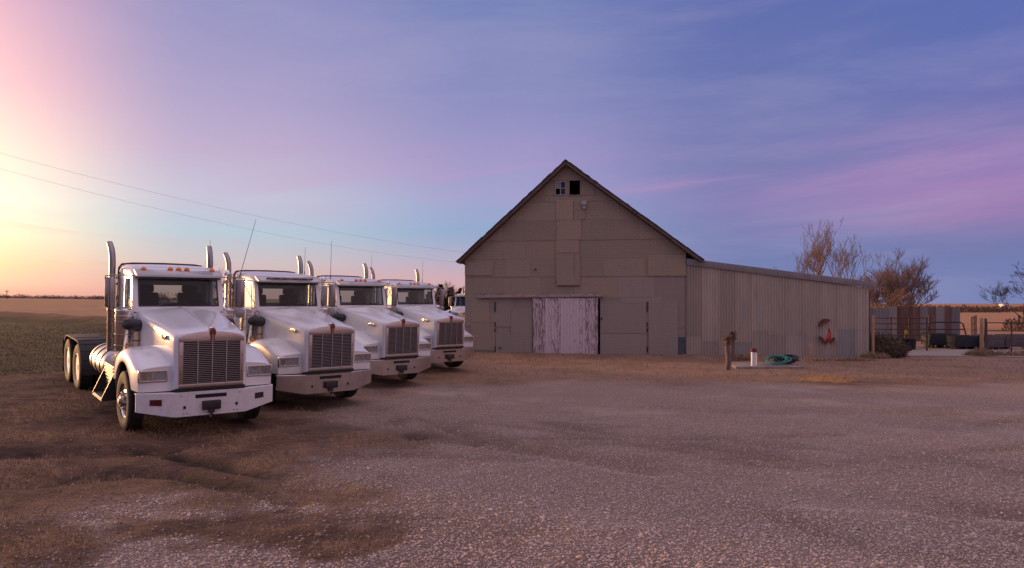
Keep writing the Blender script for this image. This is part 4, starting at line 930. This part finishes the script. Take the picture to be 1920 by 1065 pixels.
MB().hexa([(f0[0],-.09,f0[1]-.07),(f1[0],-.09,f1[1]-.07),(f1[0],6.3,f1[1]-.07),(f0[0],6.3,f0[1]-.07),(f0[0],-.09,f0[1]),(f1[0],-.09,f1[1]),(f1[0],6.3,f1[1]),(f0[0],6.3,f0[1])]).build('roof_sheet', 'galv', lean)
MB().box(uE+.02, uE+.07, .05, .15, -.1, top_z(uE)-.1).build('corner_post', 'rafter', lean)
def on_wall(px, py, v=-.05):
    u, z = bp(px, py, v); return BO+BU*u+BV*v+Vector((0,0,z))
# rusty crescents hung on the sheets
def crescent(pxs, rad, wd, a0, a1, label):
    c = on_wall(*pxs, -.10); o = MB(); n = 18; inner = []; outer = []
    for k in range(n+1):
        a = R(a0+(a1-a0)*k/n); t = 1-abs(2*k/n-1)**2.5; ww = wd*(.35+.65*t)
        outer.append((rad*math.cos(a), rad*math.sin(a))); inner.append(((rad-ww)*math.cos(a), (rad-ww)*math.sin(a)))
    secs = [[(outer[k][0],-.03,outer[k][1]),(inner[k][0],-.055,inner[k][1]),(inner[k][0],.02,inner[k][1]),(outer[k][0],.05,outer[k][1])] for k in range(n+1)]
    o = MB().loft(secs, True, True, True).tube([(0,0,rad*.7*math.sin(R((a0+a1)/2))),(0,.06,rad*.7*math.sin(R((a0+a1)/2)))], .02, 6).build('rusty_crescent', 'rust', None, 0, 2, 40)
    o.location = c; o.rotation_euler = (0, 0, BANG); return tag(o, label, 'scrap metal', 'rusty crescents on the lean-to wall')
crescent((1549,612), .33, .17, 60, 185, 'upper rusty metal crescent hung on the lean-to, arching upward')
crescent((1551,630), .33, .17, 185, 350, 'lower rusty metal crescent on the lean-to, behind the red hydrant head')

# ------------------------------------------------------------------ things in the yard before the lean-to
def post(px, py_base, py_top, wpx, name, m, label, cat, group=None, lean_=0.0, wires=False, seed=1):
    g = on_ground(px, py_base); h = (py_base-py_top)/FPX*g.y; r = wpx/FPX*g.y/2; q = random.Random(seed)
    e = empty(name, g, (0, 0, q.random()*6)); tag(e, label, cat, group)
    path = [(q.uniform(-.2,.2)*r, q.uniform(-.2,.2)*r, -.15+(h+.15)*k/6) for k in range(7)]; path[-1] = (lean_, 0, h)
    MB().tube(path, [r*(1.05-.15*k/6+q.uniform(-.04,.04)) for k in range(7)], 10).build('shaft', m, e, .012, 1, 40)
    if wires:
        for k in range(7): MB().ring((path[-1][0]*.8+q.uniform(-.02,.02), q.uniform(-.02,.02), h-.03-.045*k), r*1.08+q.uniform(0,.03), .011, (q.uniform(-.25,.25), q.uniform(-.25,.25), 1), 14, 5).build('wire_wrap', 'rust', e)
        pts = [(r*1.2*math.cos(a)+q.uniform(-.05,.05), r*1.2*math.sin(a)+q.uniform(-.05,.05), h-.02+q.uniform(-.12,.06)) for a in np.linspace(0, 15, 24)]
        MB().tube(pts, .010, 5).build('wire_tangle', 'rust', e)
    return e
GP = 'old wooden posts by the well slab'
post(1365, 694, 630, 10.5, 'wooden_post', 'post_wood', 'thick grey wooden post wrapped in rusty wire, in front by the slab', 'post', GP, .02, True, 3)
post(1375, 677, 622, 7.5, 'wooden_post', 'post_wood', 'thinner wooden post with rusty wire on top, just behind the thick one', 'post', GP, -.01, True, 4)
post(1519, 679, 646.5, 6.5, 'wooden_post', 'fence_wood', 'short bare wooden stub standing between the hose and the red hydrant', 'post', GP, .0, False, 5)
gA = on_ground(1380, 692); gB = on_ground(1508, 692); gC = on_ground(1512, 682)
sx0, sx1 = gA.x, gB.x; sy0, sy1 = gA.y, gA.y+2.2
slab = MB(); nS = 12; ring_ = []
for k in range(nS): t = k/(nS-1); ring_.append((sx0+(sx1-sx0)*t, sy0+rs.uniform(-.03,.03)))
ring_ += [(sx1+.05, sy1), (sx0+.3, sy1)]
slab.prism([(x,y,-.1) for x, y in ring_], (0,0,.21)).build('well_slab', 'concrete', None, .02)
SL = [o for o in bpy.data.objects if o.name.startswith('well_slab')][0]; tag(SL, 'low rough concrete well slab in front of the lean-to', 'slab')
zs = .11
wp = at_depth(1413, 686, 0.0+sy0+.45); wpx = (1413-CXP)/FPX*(sy0+.45)
pv = empty('well_pipe', (wpx, sy0+.45, zs)); tag(pv, 'white plastic well pipe with rusty brown cap on the slab', 'pipe')
MB().lathe([(.095,0),(.095,.50)], n=20).build('casing', 'pvc', pv); MB().lathe([(.10,.50),(.118,.505),(.118,.60),(.105,.63),(.06,.645),(0,.65)], n=20).build('cap', 'rust', pv)
MB().tube([(.16,.1,0),(.16,.1,.45)], .018, 8).tube([(.09,.03,.40),(.16,.1,.40)], .012, 6).build('conduit', 'galv', pv)
# green hose and black hose coils
hx = (1458-CXP)/FPX*(sy0+.75); q = random.Random(4)
def coil(name, m, cx, cy, r0, r1, turns, rad, seed, label, tilt=.0):
    q = random.Random(seed); pts = []; n = int(turns*22)
    for k in range(n):
        a = 2*math.pi*k/22; f = k/n; rx = r0*(1+.16*math.sin(a*.37+seed)); ry = r1*(1+.2*math.sin(a*.51+seed*2)); lift = .03+rad*1.6*int(k/22)*.55
        pts.append((cx+rx*math.cos(a)+.05*math.sin(f*9+seed), cy+ry*math.sin(a), zs+rad+lift*1.0+tilt*(1+math.sin(a*1.0+.6))*.5+q.uniform(-.004,.004)))
    o = MB().tube(pts, rad, 8).build(name, m, None, 0, 2, 60); return tag(o, label, 'hose')
coil('garden_hose', 'hose', hx-.06, sy0+.62, .40, .36, 4.4, .022, 3, 'coiled teal green garden hose heaped on the well slab', .22)
coil('black_hose', 'hose_black', hx+.42, sy0+1.05, .36, .28, 7, .032, 8, 'coil of thick black hose lying behind the green one', .10)
# yard hydrant
hg = on_ground(1553, 681); hy = empty('yard_hydrant', hg, (0,0,.2)); tag(hy, 'yard hydrant with red head and handle on a thin grey standpipe', 'hydrant')
hh = (681-640)/FPX*hg.y
MB().tube([(0,0,-.1),(0,0,hh)], .024, 10).build('standpipe', 'galv', hy)
MB().lathe([(.035,hh-.05),(.06,hh),(.07,hh+.10),(.06,hh+.2),(.05,hh+.24),(.0,hh+.25)], n=14).tube([(-.02,0,hh+.10),(-.14,-.03,hh+.10),(-.19,-.04,hh+.03),(-.19,-.04,hh-.02)], [.04,.04,.038,.034], 10).build('head', 'hydrant_red', hy)
MB().tube([(.0,0,hh+.22),(.02,0,hh+.5)], [.03,.022], 8).tube([(-.03,0,hh+.46),(.03,0,hh+.52),(.09,0,hh+.3),(.11,0,hh+.02)], [.026,.03,.026,.022], 8).build('handle', 'hydrant_red', hy)
# leaning bar at the door
r0 = on_wall(1043.5, 680, -.62); r1 = on_wall(1036, 638, -.15); r0.z = gz(r0.x, r0.y)-.03
tag(MB().tube([r0, r0.lerp(r1, .5), r1], .018, 8).build('steel_bar', 'pipe_rust'), 'thin dark steel bar leaning against the white barn door', 'bar')
# little heap of orange straw
hp = on_ground(1551, 712); hm = MB(); n = 26; q = random.Random(9)
secs = [[(1.0*k/6*math.cos(2*math.pi*j/n)*(1+.12*math.sin(3*j)), .75*k/6*math.sin(2*math.pi*j/n)*(1+.1*math.cos(2.3*j)), .11*math.cos(math.pi*k/12)**1.5+q.uniform(0,.012)-.02) for j in range(n)] for k in range(6, 0, -1)]
hm.loft(secs, True, False, True)
for k in range(900):
    a = q.random()*6.28; rr = math.sqrt(q.random()); x, y = rr*math.cos(a), .75*rr*math.sin(a); z = .10*(1-rr*rr); d = Vector((q.uniform(-1,1), q.uniform(-1,1), q.uniform(0,.8)))*.09; w = Vector((d.y,-d.x,0)).normalized()*.008
    p = Vector((x,y,z)); hm.add([p-w, p+w, p+d], [(0,1,2)])
mat('heap', (.46,.24,.085), .9, 0, 0, .6, 6, (.30,.15,.06))
tag(hm.build('straw_heap', 'heap', None, 0, 2, 0, loc=hp), 'low heap of orange-tan straw on the dirt before the lean-to', 'straw')

# ------------------------------------------------------------------ corral on the right
GF = 'corral posts right of the lean-to'
post(1637, 672, 592, 5.2, 'fence_post', 'fence_wood', 'light wooden fence post standing at the end of the lean-to', 'post', GF, .0, False, 11)
post(1841, 666, 596, 7.0, 'fence_post', 'fence_wood', 'light wooden gate post in the middle of the corral front', 'post', GF, .0, False, 12)
post(1848, 664, 597, 5.0, 'fence_post', 'pipe_rust', 'dark rusty steel post just right of the light gate post', 'post', GF, .0, False, 13)
def pad():
    p = [on_ground(1688, 668), on_ground(1990, 671), on_ground(1990, 656), on_ground(1700, 656)]
    n = 14; q = random.Random(2); poly = []
    for a, b2 in ((0,1),(1,2),(2,3),(3,0)):
        for k in range(n): v = p[a].lerp(p[b2], k/n); poly.append((v.x+q.uniform(-.15,.15), v.y+q.uniform(-.12,.12), 0))
    o = MB().prism([(x,y,-.05) for x, y, _ in poly], (0,0,.115)).build('concrete_apron', 'concrete', None, 0, 2, 0); mat('apron', (.30,.23,.19), .9, 0, 0, .5, 1.5, (.33,.27,.25), .3, 12); o.data.materials[0] = M['apron']; return tag(o, kind='structure')
pad()
# windbreak of old roofing sheets
Yw = 48.0; x0, x1 = (1622-CXP)/FPX*Yw, (1800-CXP)/FPX*Yw
wb = empty('windbreak_fence', (x0, Yw, 0)); tag(wb, 'windbreak fence of mixed grey and rusty roofing sheets behind the corral', 'fence')
cols = ['corr_grey','corr_grey','corr_grey','corr_blue','corr_rust','corr_rust','corr_rust','corr_grey','corr_rust','corr_blue','corr_rust','corr_grey']
q = random.Random(6); n = len(cols); w = (x1-x0)/n
for k in range(n):
    corr_sheet(k*w-.03, (k+1)*w, -.1+q.uniform(0,.12), 2.14+q.uniform(-.05,.05)-(.05 if k < 3 else 0), -.02*(k % 2), 'roofing_sheet', cols[k], wb)
for k in range(5): MB().box(k*2.0*(x1-x0)/8.2-.06, k*2.0*(x1-x0)/8.2+.06, .04, .16, -.2, 2.0).build('post', 'post_wood', wb)
for z in (.5, 1.7): MB().box(0, x1-x0, .02, .06, z, z+.1).build('rail', 'board', wb)
# pipe panels
def panel(a, b2, zs_, npost, name, m, label, r=.028, group=None, diag=False):
    e = empty(name, a); tag(e, label, 'gate' if 'gate' in name else 'fence', group); d = b2-a; d.z = 0; q = random.Random(int(a.x*10))
    for z in zs_: MB().tube([(0,0,z), tuple(d*.5+Vector((0,0,z-.015))), tuple(d+Vector((0,0,z)))], r, 8).build('rail', m, e)
    for k in range(npost): p = d*(k/(npost-1)); MB().tube([(p.x,p.y,-.06),(p.x,p.y,zs_[-1]+.06)], r*1.35, 8).build('post', m, e)
    if diag: MB().tube([(0,0,zs_[0]), tuple(d+Vector((0,0,zs_[-1])))], r*.7, 6).build('brace', m, e)
    return e
def gp(px, y): x = (px-CXP)/FPX*y; return Vector((x, y, .03))
GPn = 'rusty pipe panels of the corral'
panel(gp(1637,40), gp(1738,40), (.35,.66,.97,1.27,1.57), 4, 'pipe_fence', 'pipe_rust', 'dark rusty pipe fence running left to the lean-to behind the weeds', .026, GPn)
panel(gp(1850,34.8), gp(1990,34.8), (.35,.72,1.08,1.45), 4, 'pipe_fence', 'pipe_rust', 'pipe fence on the far right beside the light gate post', .024, GPn)
panel(gp(1742,40.4), gp(1738,36.4), (.4,.8,1.2,1.6), 2, 'pipe_gate', 'pipe_rust', 'swung-open pipe gate seen end-on beside the dark feed bunk', .03)
panel(gp(1822,41), gp(1830,46), (.4,.8,1.2,1.55), 3, 'pipe_fence', 'pipe_rust', 'pipe fence running away behind the feed bunks', .03, GPn)
# arched tube frame over the bunk
e = empty('bunk_frame', gp(1741, 39.6)); tag(e, 'dark blue tube frame with curved end standing over the feed bunk', 'frame')
wd = (1812-1741)/FPX*39.6; hz = EYE-(604-HYP)/FPX*39.6-.03
MB().tube([(0,0,.0),(0,0,hz-.1),(.05,0,hz),(wd-.35,0,hz),(wd-.18,0,hz-.10),(wd,0,hz-.75),(wd+.05,0,0)], .038, 8).build('hoop', 'tub', e)
MB().tube([(.0,0,hz-.38),(wd-.13,0,hz-.38)], .03, 8).build('rail', 'tub', e)
# feed bunks: trough boxes with sloped sides and end feet
def bunk(px0, px1, y, h, m, label, depth=1.0):
    a, b2 = gp(px0, y), gp(px1, y); w = b2.x-a.x; o = empty('feed_bunk', (a.x, y, .06)); tag(o, label, 'trough', 'feed bunks in the corral')
    t = .06
    MB().hexa([(0,.08,.12),(w,.08,.12),(w,.08+t,.12),(0,.08+t,.12),(0,0,h),(w,0,h),(w,t,h),(0,t,h)]).build('front_board', m, o, .01)
    MB().hexa([(0,depth-.08-t,.12),(w,depth-.08-t,.12),(w,depth-.08,.12),(0,depth-.08,.12),(0,depth-t,h),(w,depth-t,h),(w,depth,h),(0,depth,h)]).build('back_board', m, o, .01)
    MB().box(t, w-t, .1, depth-.1, .12, .2).build('floor_board', m, o); 
    for x in (.0, w-t): MB().prism([(x,.08,.12),(x,depth-.08,.12),(x,depth-.02,h-.04),(x,.02,h-.04)], (t,0,0)).build('end_board', m, o)
    for x in (.15, w/2-.06, w-.27): MB().box(x, x+.12, .12, depth-.12, -.02, .12).build('foot', m, o)
bunk(1745, 1796, 39.2, .72, 'bunk', 'long dark feed bunk under the blue tube frame')
bunk(1793, 1838, 37.6, .70, 'bunk', 'dark feed bunk standing just left of the light gate post', .9)
bunk(1846, 1884, 37.2, .74, 'bunk_grey', 'grey feed bunk right of the gate post')
bunk(1887, 1990, 37.6, .74, 'bunk_grey', 'grey feed bunk at the right edge of the picture')
# stock tub and yellow marker
tb = gp(1704, 37.6); e = empty('stock_tub', tb); tag(e, 'dark blue plastic stock tub among the weeds', 'tub')
MB().lathe([(.27,.0),(.30,.05),(.34,.52),(.37,.53),(.37,.57),(.33,.57),(.31,.5),(.28,.08),(0,.06)], n=24).build('bowl', 'tub', e); MB().ring((.0,-.36,.42), .07, .012, (0,1,0), 12, 5).build('handle', 'tub', e)
q = random.Random(3); o = MB().prism([(0,0,.95),(.12,0,.98),(.14,0,.86),(.20,0,.80),(.06,0,.78),(.0,0,.80)], (0,.02,0)).tube([(.01,.01,-.1),(.01,.01,.95)], .010, 6).build('marker_flag', 'yellow', None, loc=gp(1696, 38.5)); tag(o, 'small yellow marker flag above the stock tub', 'flag')
# ------------------------------------------------------------------ weeds
def weed(c, rx, ry, h, n, m, name, label, cat='weeds', group=None, seed=1, wid=.012):
    q = random.Random(seed); o = MB()
    for k in range(n):
        a = q.random()*6.283; rr = math.sqrt(q.random()); x, y = rx*rr*math.cos(a), ry*rr*math.sin(a); hh_ = h*(.35+.65*q.random())*(1-.45*rr*rr)
        d = Vector((q.uniform(-.5,.5), q.uniform(-.5,.5), 1)).normalized()*hh_; p = Vector((x,y,-.05)); w = Vector((math.cos(a*7), math.sin(a*7), 0))*wid
        o.add([p-w, p+w, p+d*.6+w*.8+Vector((q.uniform(-.05,.05),0,0)), p+d*.6-w*.8, p+d], [(0,1,2,3), (3,2,4)])
        if k % 2 == 0:
            for j in range(3):
                b0 = p+d*q.uniform(.3,.95); dd = Vector((q.uniform(-1,1), q.uniform(-1,1), q.uniform(-.2,.9)))*h*.16; w2 = Vector((dd.y,-dd.x,.3)).normalized()*wid*1.5; o.add([b0, b0+dd*.5+w2, b0+dd, b0+dd*.5-w2], [(0,1,2,3)])
    ob = o.build(name, m, None, 0, 2, 0, loc=c); return tag(ob, label, cat, group)
c = on_ground(1662, 672); weed(Vector((c.x, c.y+1.2, c.z)), 1.3, 1.2, 1.35, 2600, 'weed', 'weed_clump', 'big dark clump of weeds between lean-to and stock tub', seed=1, wid=.014)
c = on_ground(1690, 662); weed(Vector((c.x, c.y+1.5, c.z)), 1.2, .8, .75, 900, 'weed', 'weed_clump', 'lower dark weeds in front of the stock tub', seed=2)
c = on_ground(1841, 668); weed(c, .75, .4, .55, 420, 'straw', 'weed_clump', 'tan dry grass clump round the foot of the light gate post', seed=3)
c = on_ground(1640, 674); weed(c, .6, .35, .4, 300, 'straw', 'weed_clump', 'tan dry grass clump at the foot of the post by the lean-to', seed=4)
c = on_ground(1905, 668); weed(c, 1.0, .4, .45, 360, 'straw', 'weed_clump', 'tan dry grass under the pipe fence at the right edge', seed=5)
c = on_ground(1392, 676); weed(c, .55, .3, .42, 260, 'straw', 'weed_clump', 'tan dry grass between the posts and the well pipe', seed=6)
c = on_ground(1585, 677); weed(c, 1.3, .2, .28, 340, 'straw', 'weed_clump', 'thin dry grass along the foot of the lean-to right of the hydrant', seed=7)
# ------------------------------------------------------------------ bare trees
def tree(name, base, h, spread, stems, depth, seed, label, m='bark', mt='twig', up=.35, thick=1.0, group=None, twig=1.0, split=3):
    q = random.Random(seed); limbs = MB(); tw = MB()
    def grow(p, d, L, r, lev):
        pts = [p]; n = 4 if lev < 3 else 3; dd = d.copy()
        for k in range(n):
            dd = (dd+Vector((q.gauss(0,.16), q.gauss(0,.16), q.gauss(.04*up,.10)))).normalized(); pts.append(pts[-1]+dd*L/n)
        rs_ = [r*(1-.5*k/n) for k in range(n+1)]
        if lev < depth-2: limbs.tube(pts, rs_, 6 if lev < 2 else 4, False)
        else: tw.tube(pts, rs_, 3, False)
        if lev >= depth: return
        nb = split+(1 if q.random() < .5 else 0)
        for k in range(nb):
            t = q.uniform(.35, 1.0) if k else 1.0; i = min(n-1, int(t*n)); o = pts[i].lerp(pts[i+1], t*n-i)
            side = Vector((q.gauss(0,1), q.gauss(0,1), q.gauss(.1,.5))).normalized(); nd = (dd*(1.0 if k == 0 else .75)+side*(.35 if k == 0 else spread)+Vector((0,0,up*.5))).normalized()
            grow(o, nd, L*q.uniform(.58,.80), max(r*.5*q.uniform(.75,1.05)*(1.15 if k == 0 else .8), .006*twig), lev+1)
    e = empty(name, base); tag(e, label, 'tree', group)
    for k in range(stems):
        a = 2*math.pi*k/max(1,stems)+q.random(); sp = 0 if stems == 1 else .42
        d = Vector((math.cos(a)*sp*q.uniform(.3,1.1), math.sin(a)*sp*q.uniform(.3,1.1), 1)).normalized()
        grow(Vector((math.cos(a)*.15*(stems > 1), math.sin(a)*.15*(stems > 1), -.2)), d, h*.40*q.uniform(.8,1.1), h*.020*thick*q.uniform(.7,1.1), 0)
    if limbs.f: limbs.build('trunk', m, e, 0, 2, 60)
    if tw.f: tw.build('crown', mt, e, 0, 2, 60)
    return e
def far(px, y): x = (px-CXP)/FPX*y; return Vector((x, y, gz(x, y)))
GTr = 'bare winter trees beyond the buildings'
tree('bare_tree', far(1528, 74), 9.0, .38, 6, 6, 11, 'tall bare tree with stubby pruned limbs rising behind the lean-to roof', up=.6, thick=1.7, group=GTr, twig=2.4, split=2)
tree('bare_tree', far(1572, 76), 8.6, .36, 3, 6, 19, 'slim bare tree beside the stubby one behind the lean-to', up=.7, thick=1.5, group=GTr, twig=2.2, split=2)
tree('bare_tree', far(1655, 66), 5.6, .6, 6, 5, 23, 'dense bare shrubby tree right behind the end of the lean-to roof', up=.45, group=GTr, twig=2.4, split=3)
tree('bare_tree', far(1692, 68), 6.4, .55, 6, 5, 31, 'dense reddish many-stemmed tree behind the windbreak fence', up=.5, group=GTr, twig=2.4, split=3)
tree('bare_tree', far(1928, 66), 6.0, .75, 1, 6, 37, 'spreading bare tree cut off by the right edge', m='bark_dark', mt='bark_dark', up=.25, thick=1.2, group=GTr, twig=2.0, split=3)
tree('bare_tree', far(832, 82), 4.9, .6, 2, 5, 41, 'bare tree behind the far truck, left of the dark cedars', m='bark_dark', up=.4, group=GTr, twig=2.2)
tree('bare_tree', far(858, 84), 5.0, .6, 2, 5, 43, 'bare tree beside the barn eave, right of the dark cedars', m='bark_dark', up=.4, group=GTr, twig=2.2)
tree('bare_tree', far(428, 62), 4.6, .6, 2, 5, 47, 'bare tree seen between the first two trucks', m='bark_dark', mt='bark_dark', up=.4, group=GTr, twig=1.8)
tree('bare_tree', far(322, 70), 2.6, .6, 2, 5, 53, 'small bare tree seen through the windows of the nearest truck', m='bark_dark', mt='bark_dark', up=.4, group=GTr, twig=1.6)
def cedar(px, y, h, seed, label):
    q = random.Random(seed); b0 = far(px, y); e = empty('cedar_tree', b0); tag(e, label, 'tree', 'dark cedars behind the far truck'); o = MB()
    MB().tube([(0,0,-.2),(0,0,h*.8)], [.14,.03], 6).build('trunk', 'bark_dark', e)
    for k in range(900):
        z = h*(.08+.92*q.random()); rr = (1-z/h)**.7*h*.27*(.55+.6*q.random())*(1+.25*math.sin(z*3+seed)); a = q.random()*6.283
        p = Vector((rr*math.cos(a), rr*math.sin(a), z)); d = Vector((math.cos(a), math.sin(a), q.uniform(.1,.9)))*q.uniform(.12,.32); w = Vector((-math.sin(a), math.cos(a), q.uniform(-.4,.4)))*.07
        o.add([p-w, p+w, p+d], [(0,1,2)]); o.add([p-Vector((0,0,.06)), p+Vector((0,0,.06)), p+d*.9], [(0,1,2)])
    o.build('crown', 'cedar', e, 0, 2, 0)
cedar(826, 80, 4.3, 1, 'pointed dark cedar behind the stack of the far truck'); cedar(845, 81, 4.0, 2, 'dark cedar standing in the middle behind the far truck'); cedar(864, 80, 3.9, 3, 'round dark cedar touching the barn edge'); cedar(806, 84, 3.6, 4, 'dark cedar just above the roof of the last truck in the row')
# ------------------------------------------------------------------ far hedges and scrub that read as one mass
def scrub(name, m, label, px0, px1, y0, y1, n, h0, h1, seed, w=1.5):
    q = random.Random(seed); o = MB()
    for k in range(n):
        y = q.uniform(y0, y1); x = (q.uniform(px0, px1)-CXP)/FPX*y; z = float(base_h(x, y))-.05; h = q.uniform(h0, h1)*(.55+.9*fbm(np.array([x]), np.array([y]), 14, 2)[0]); r = w*q.uniform(.5,1.3)
        for j in range(26):
            a = q.random()*6.283; t = q.random(); rr = r*math.sqrt(1-t*t*.8)*q.uniform(.5,1.0); p = Vector((x+rr*math.cos(a), y+rr*math.sin(a), z+h*t)); d = Vector((q.gauss(0,.4), q.gauss(0,.4), q.uniform(.2,1)))*h*.34; s_ = Vector((q.gauss(0,1), q.gauss(0,1), q.gauss(0,.4))).normalized()*h*.12
            o.add([p-s_, p+s_, p+d], [(0,1,2)])
    return tag(o.build(name, m, None, 0, 2, 0), label, 'scrub', kind='stuff')
scrub('far_hedgerow', 'hedge', 'dark hedgerow along the left horizon', -80, 420, 300, 330, 520, .6, 1.5, 1, 3.2)
scrub('far_scrub', 'shrub', 'reddish brown scrub along the right horizon', 1690, 1990, 190, 215, 330, .8, 1.7, 2, 1.8)
scrub('far_scrub', 'hedge', 'dark scrub on the right horizon before the reddish strip', 1730, 1880, 180, 188, 60, .4, .8, 3, 1.8)
scrub('corral_scrub', 'shrub', 'reddish brush at the foot of the right edge tree', 1892, 1985, 62, 68, 26, .5, 1.1, 4, .6)
scrub('treeline_scrub', 'hedge', 'dark brush below the cedars', 770, 872, 84, 96, 60, 1.2, 2.4, 5, 1.4)
fs = far(1887, 300); e = empty('far_shed', (fs.x, fs.y, fs.z)); tag(e, 'tiny white shed on the right horizon', 'shed')
MB().box(-1.2, 1.2, 0, 3, -.3, 1.9).build('wall', 'far_white', e); MB().prism([(-1.3,-.1,1.9),(1.3,-.1,1.9),(0,-.1,2.5)], (0,3.2,0)).build('roof', 'galv', e); MB().box(-.4,.3,-.05,0,0,1.5).build('door', 'bunk_grey', e)
fp = far(13, 260); e = empty('utility_pole', fp); tag(e, 'tiny far utility pole on the left horizon', 'utility pole')
MB().tube([(0,0,-.5),(0,0,3.2)], [.13,.09], 6).build('pole', 'bark_dark', e); MB().box(-.7,.7,-.06,.06,2.6,2.75).build('crossarm', 'bark_dark', e)
# ------------------------------------------------------------------ overhead wires to the barn eave
def cable(pts, label):
    n = 40; P = []
    for k in range(n+1):
        t = k/n; a = pts[0].lerp(pts[1], t); b2 = pts[1].lerp(pts[2], t); P.append(a.lerp(b2, t))
    tag(MB().tube(P, .0026, 5).build('overhead_wire', 'wire'), label, 'wire', 'overhead wires to the barn')
ev = BO+BU*eL[0]+BV*-.3+Vector((0,0,eL[1]+.02))
cable([at_depth(-260, 215, 16), at_depth(470, 424, 24), ev+BU*.5+Vector((0,0,.40))], 'upper of two thin overhead wires sloping down to the barn eave')
cable([at_depth(-260, 243, 16), at_depth(470, 456, 24), ev+Vector((0,0,-.03))], 'lower of two thin overhead wires sloping down to the barn eave')
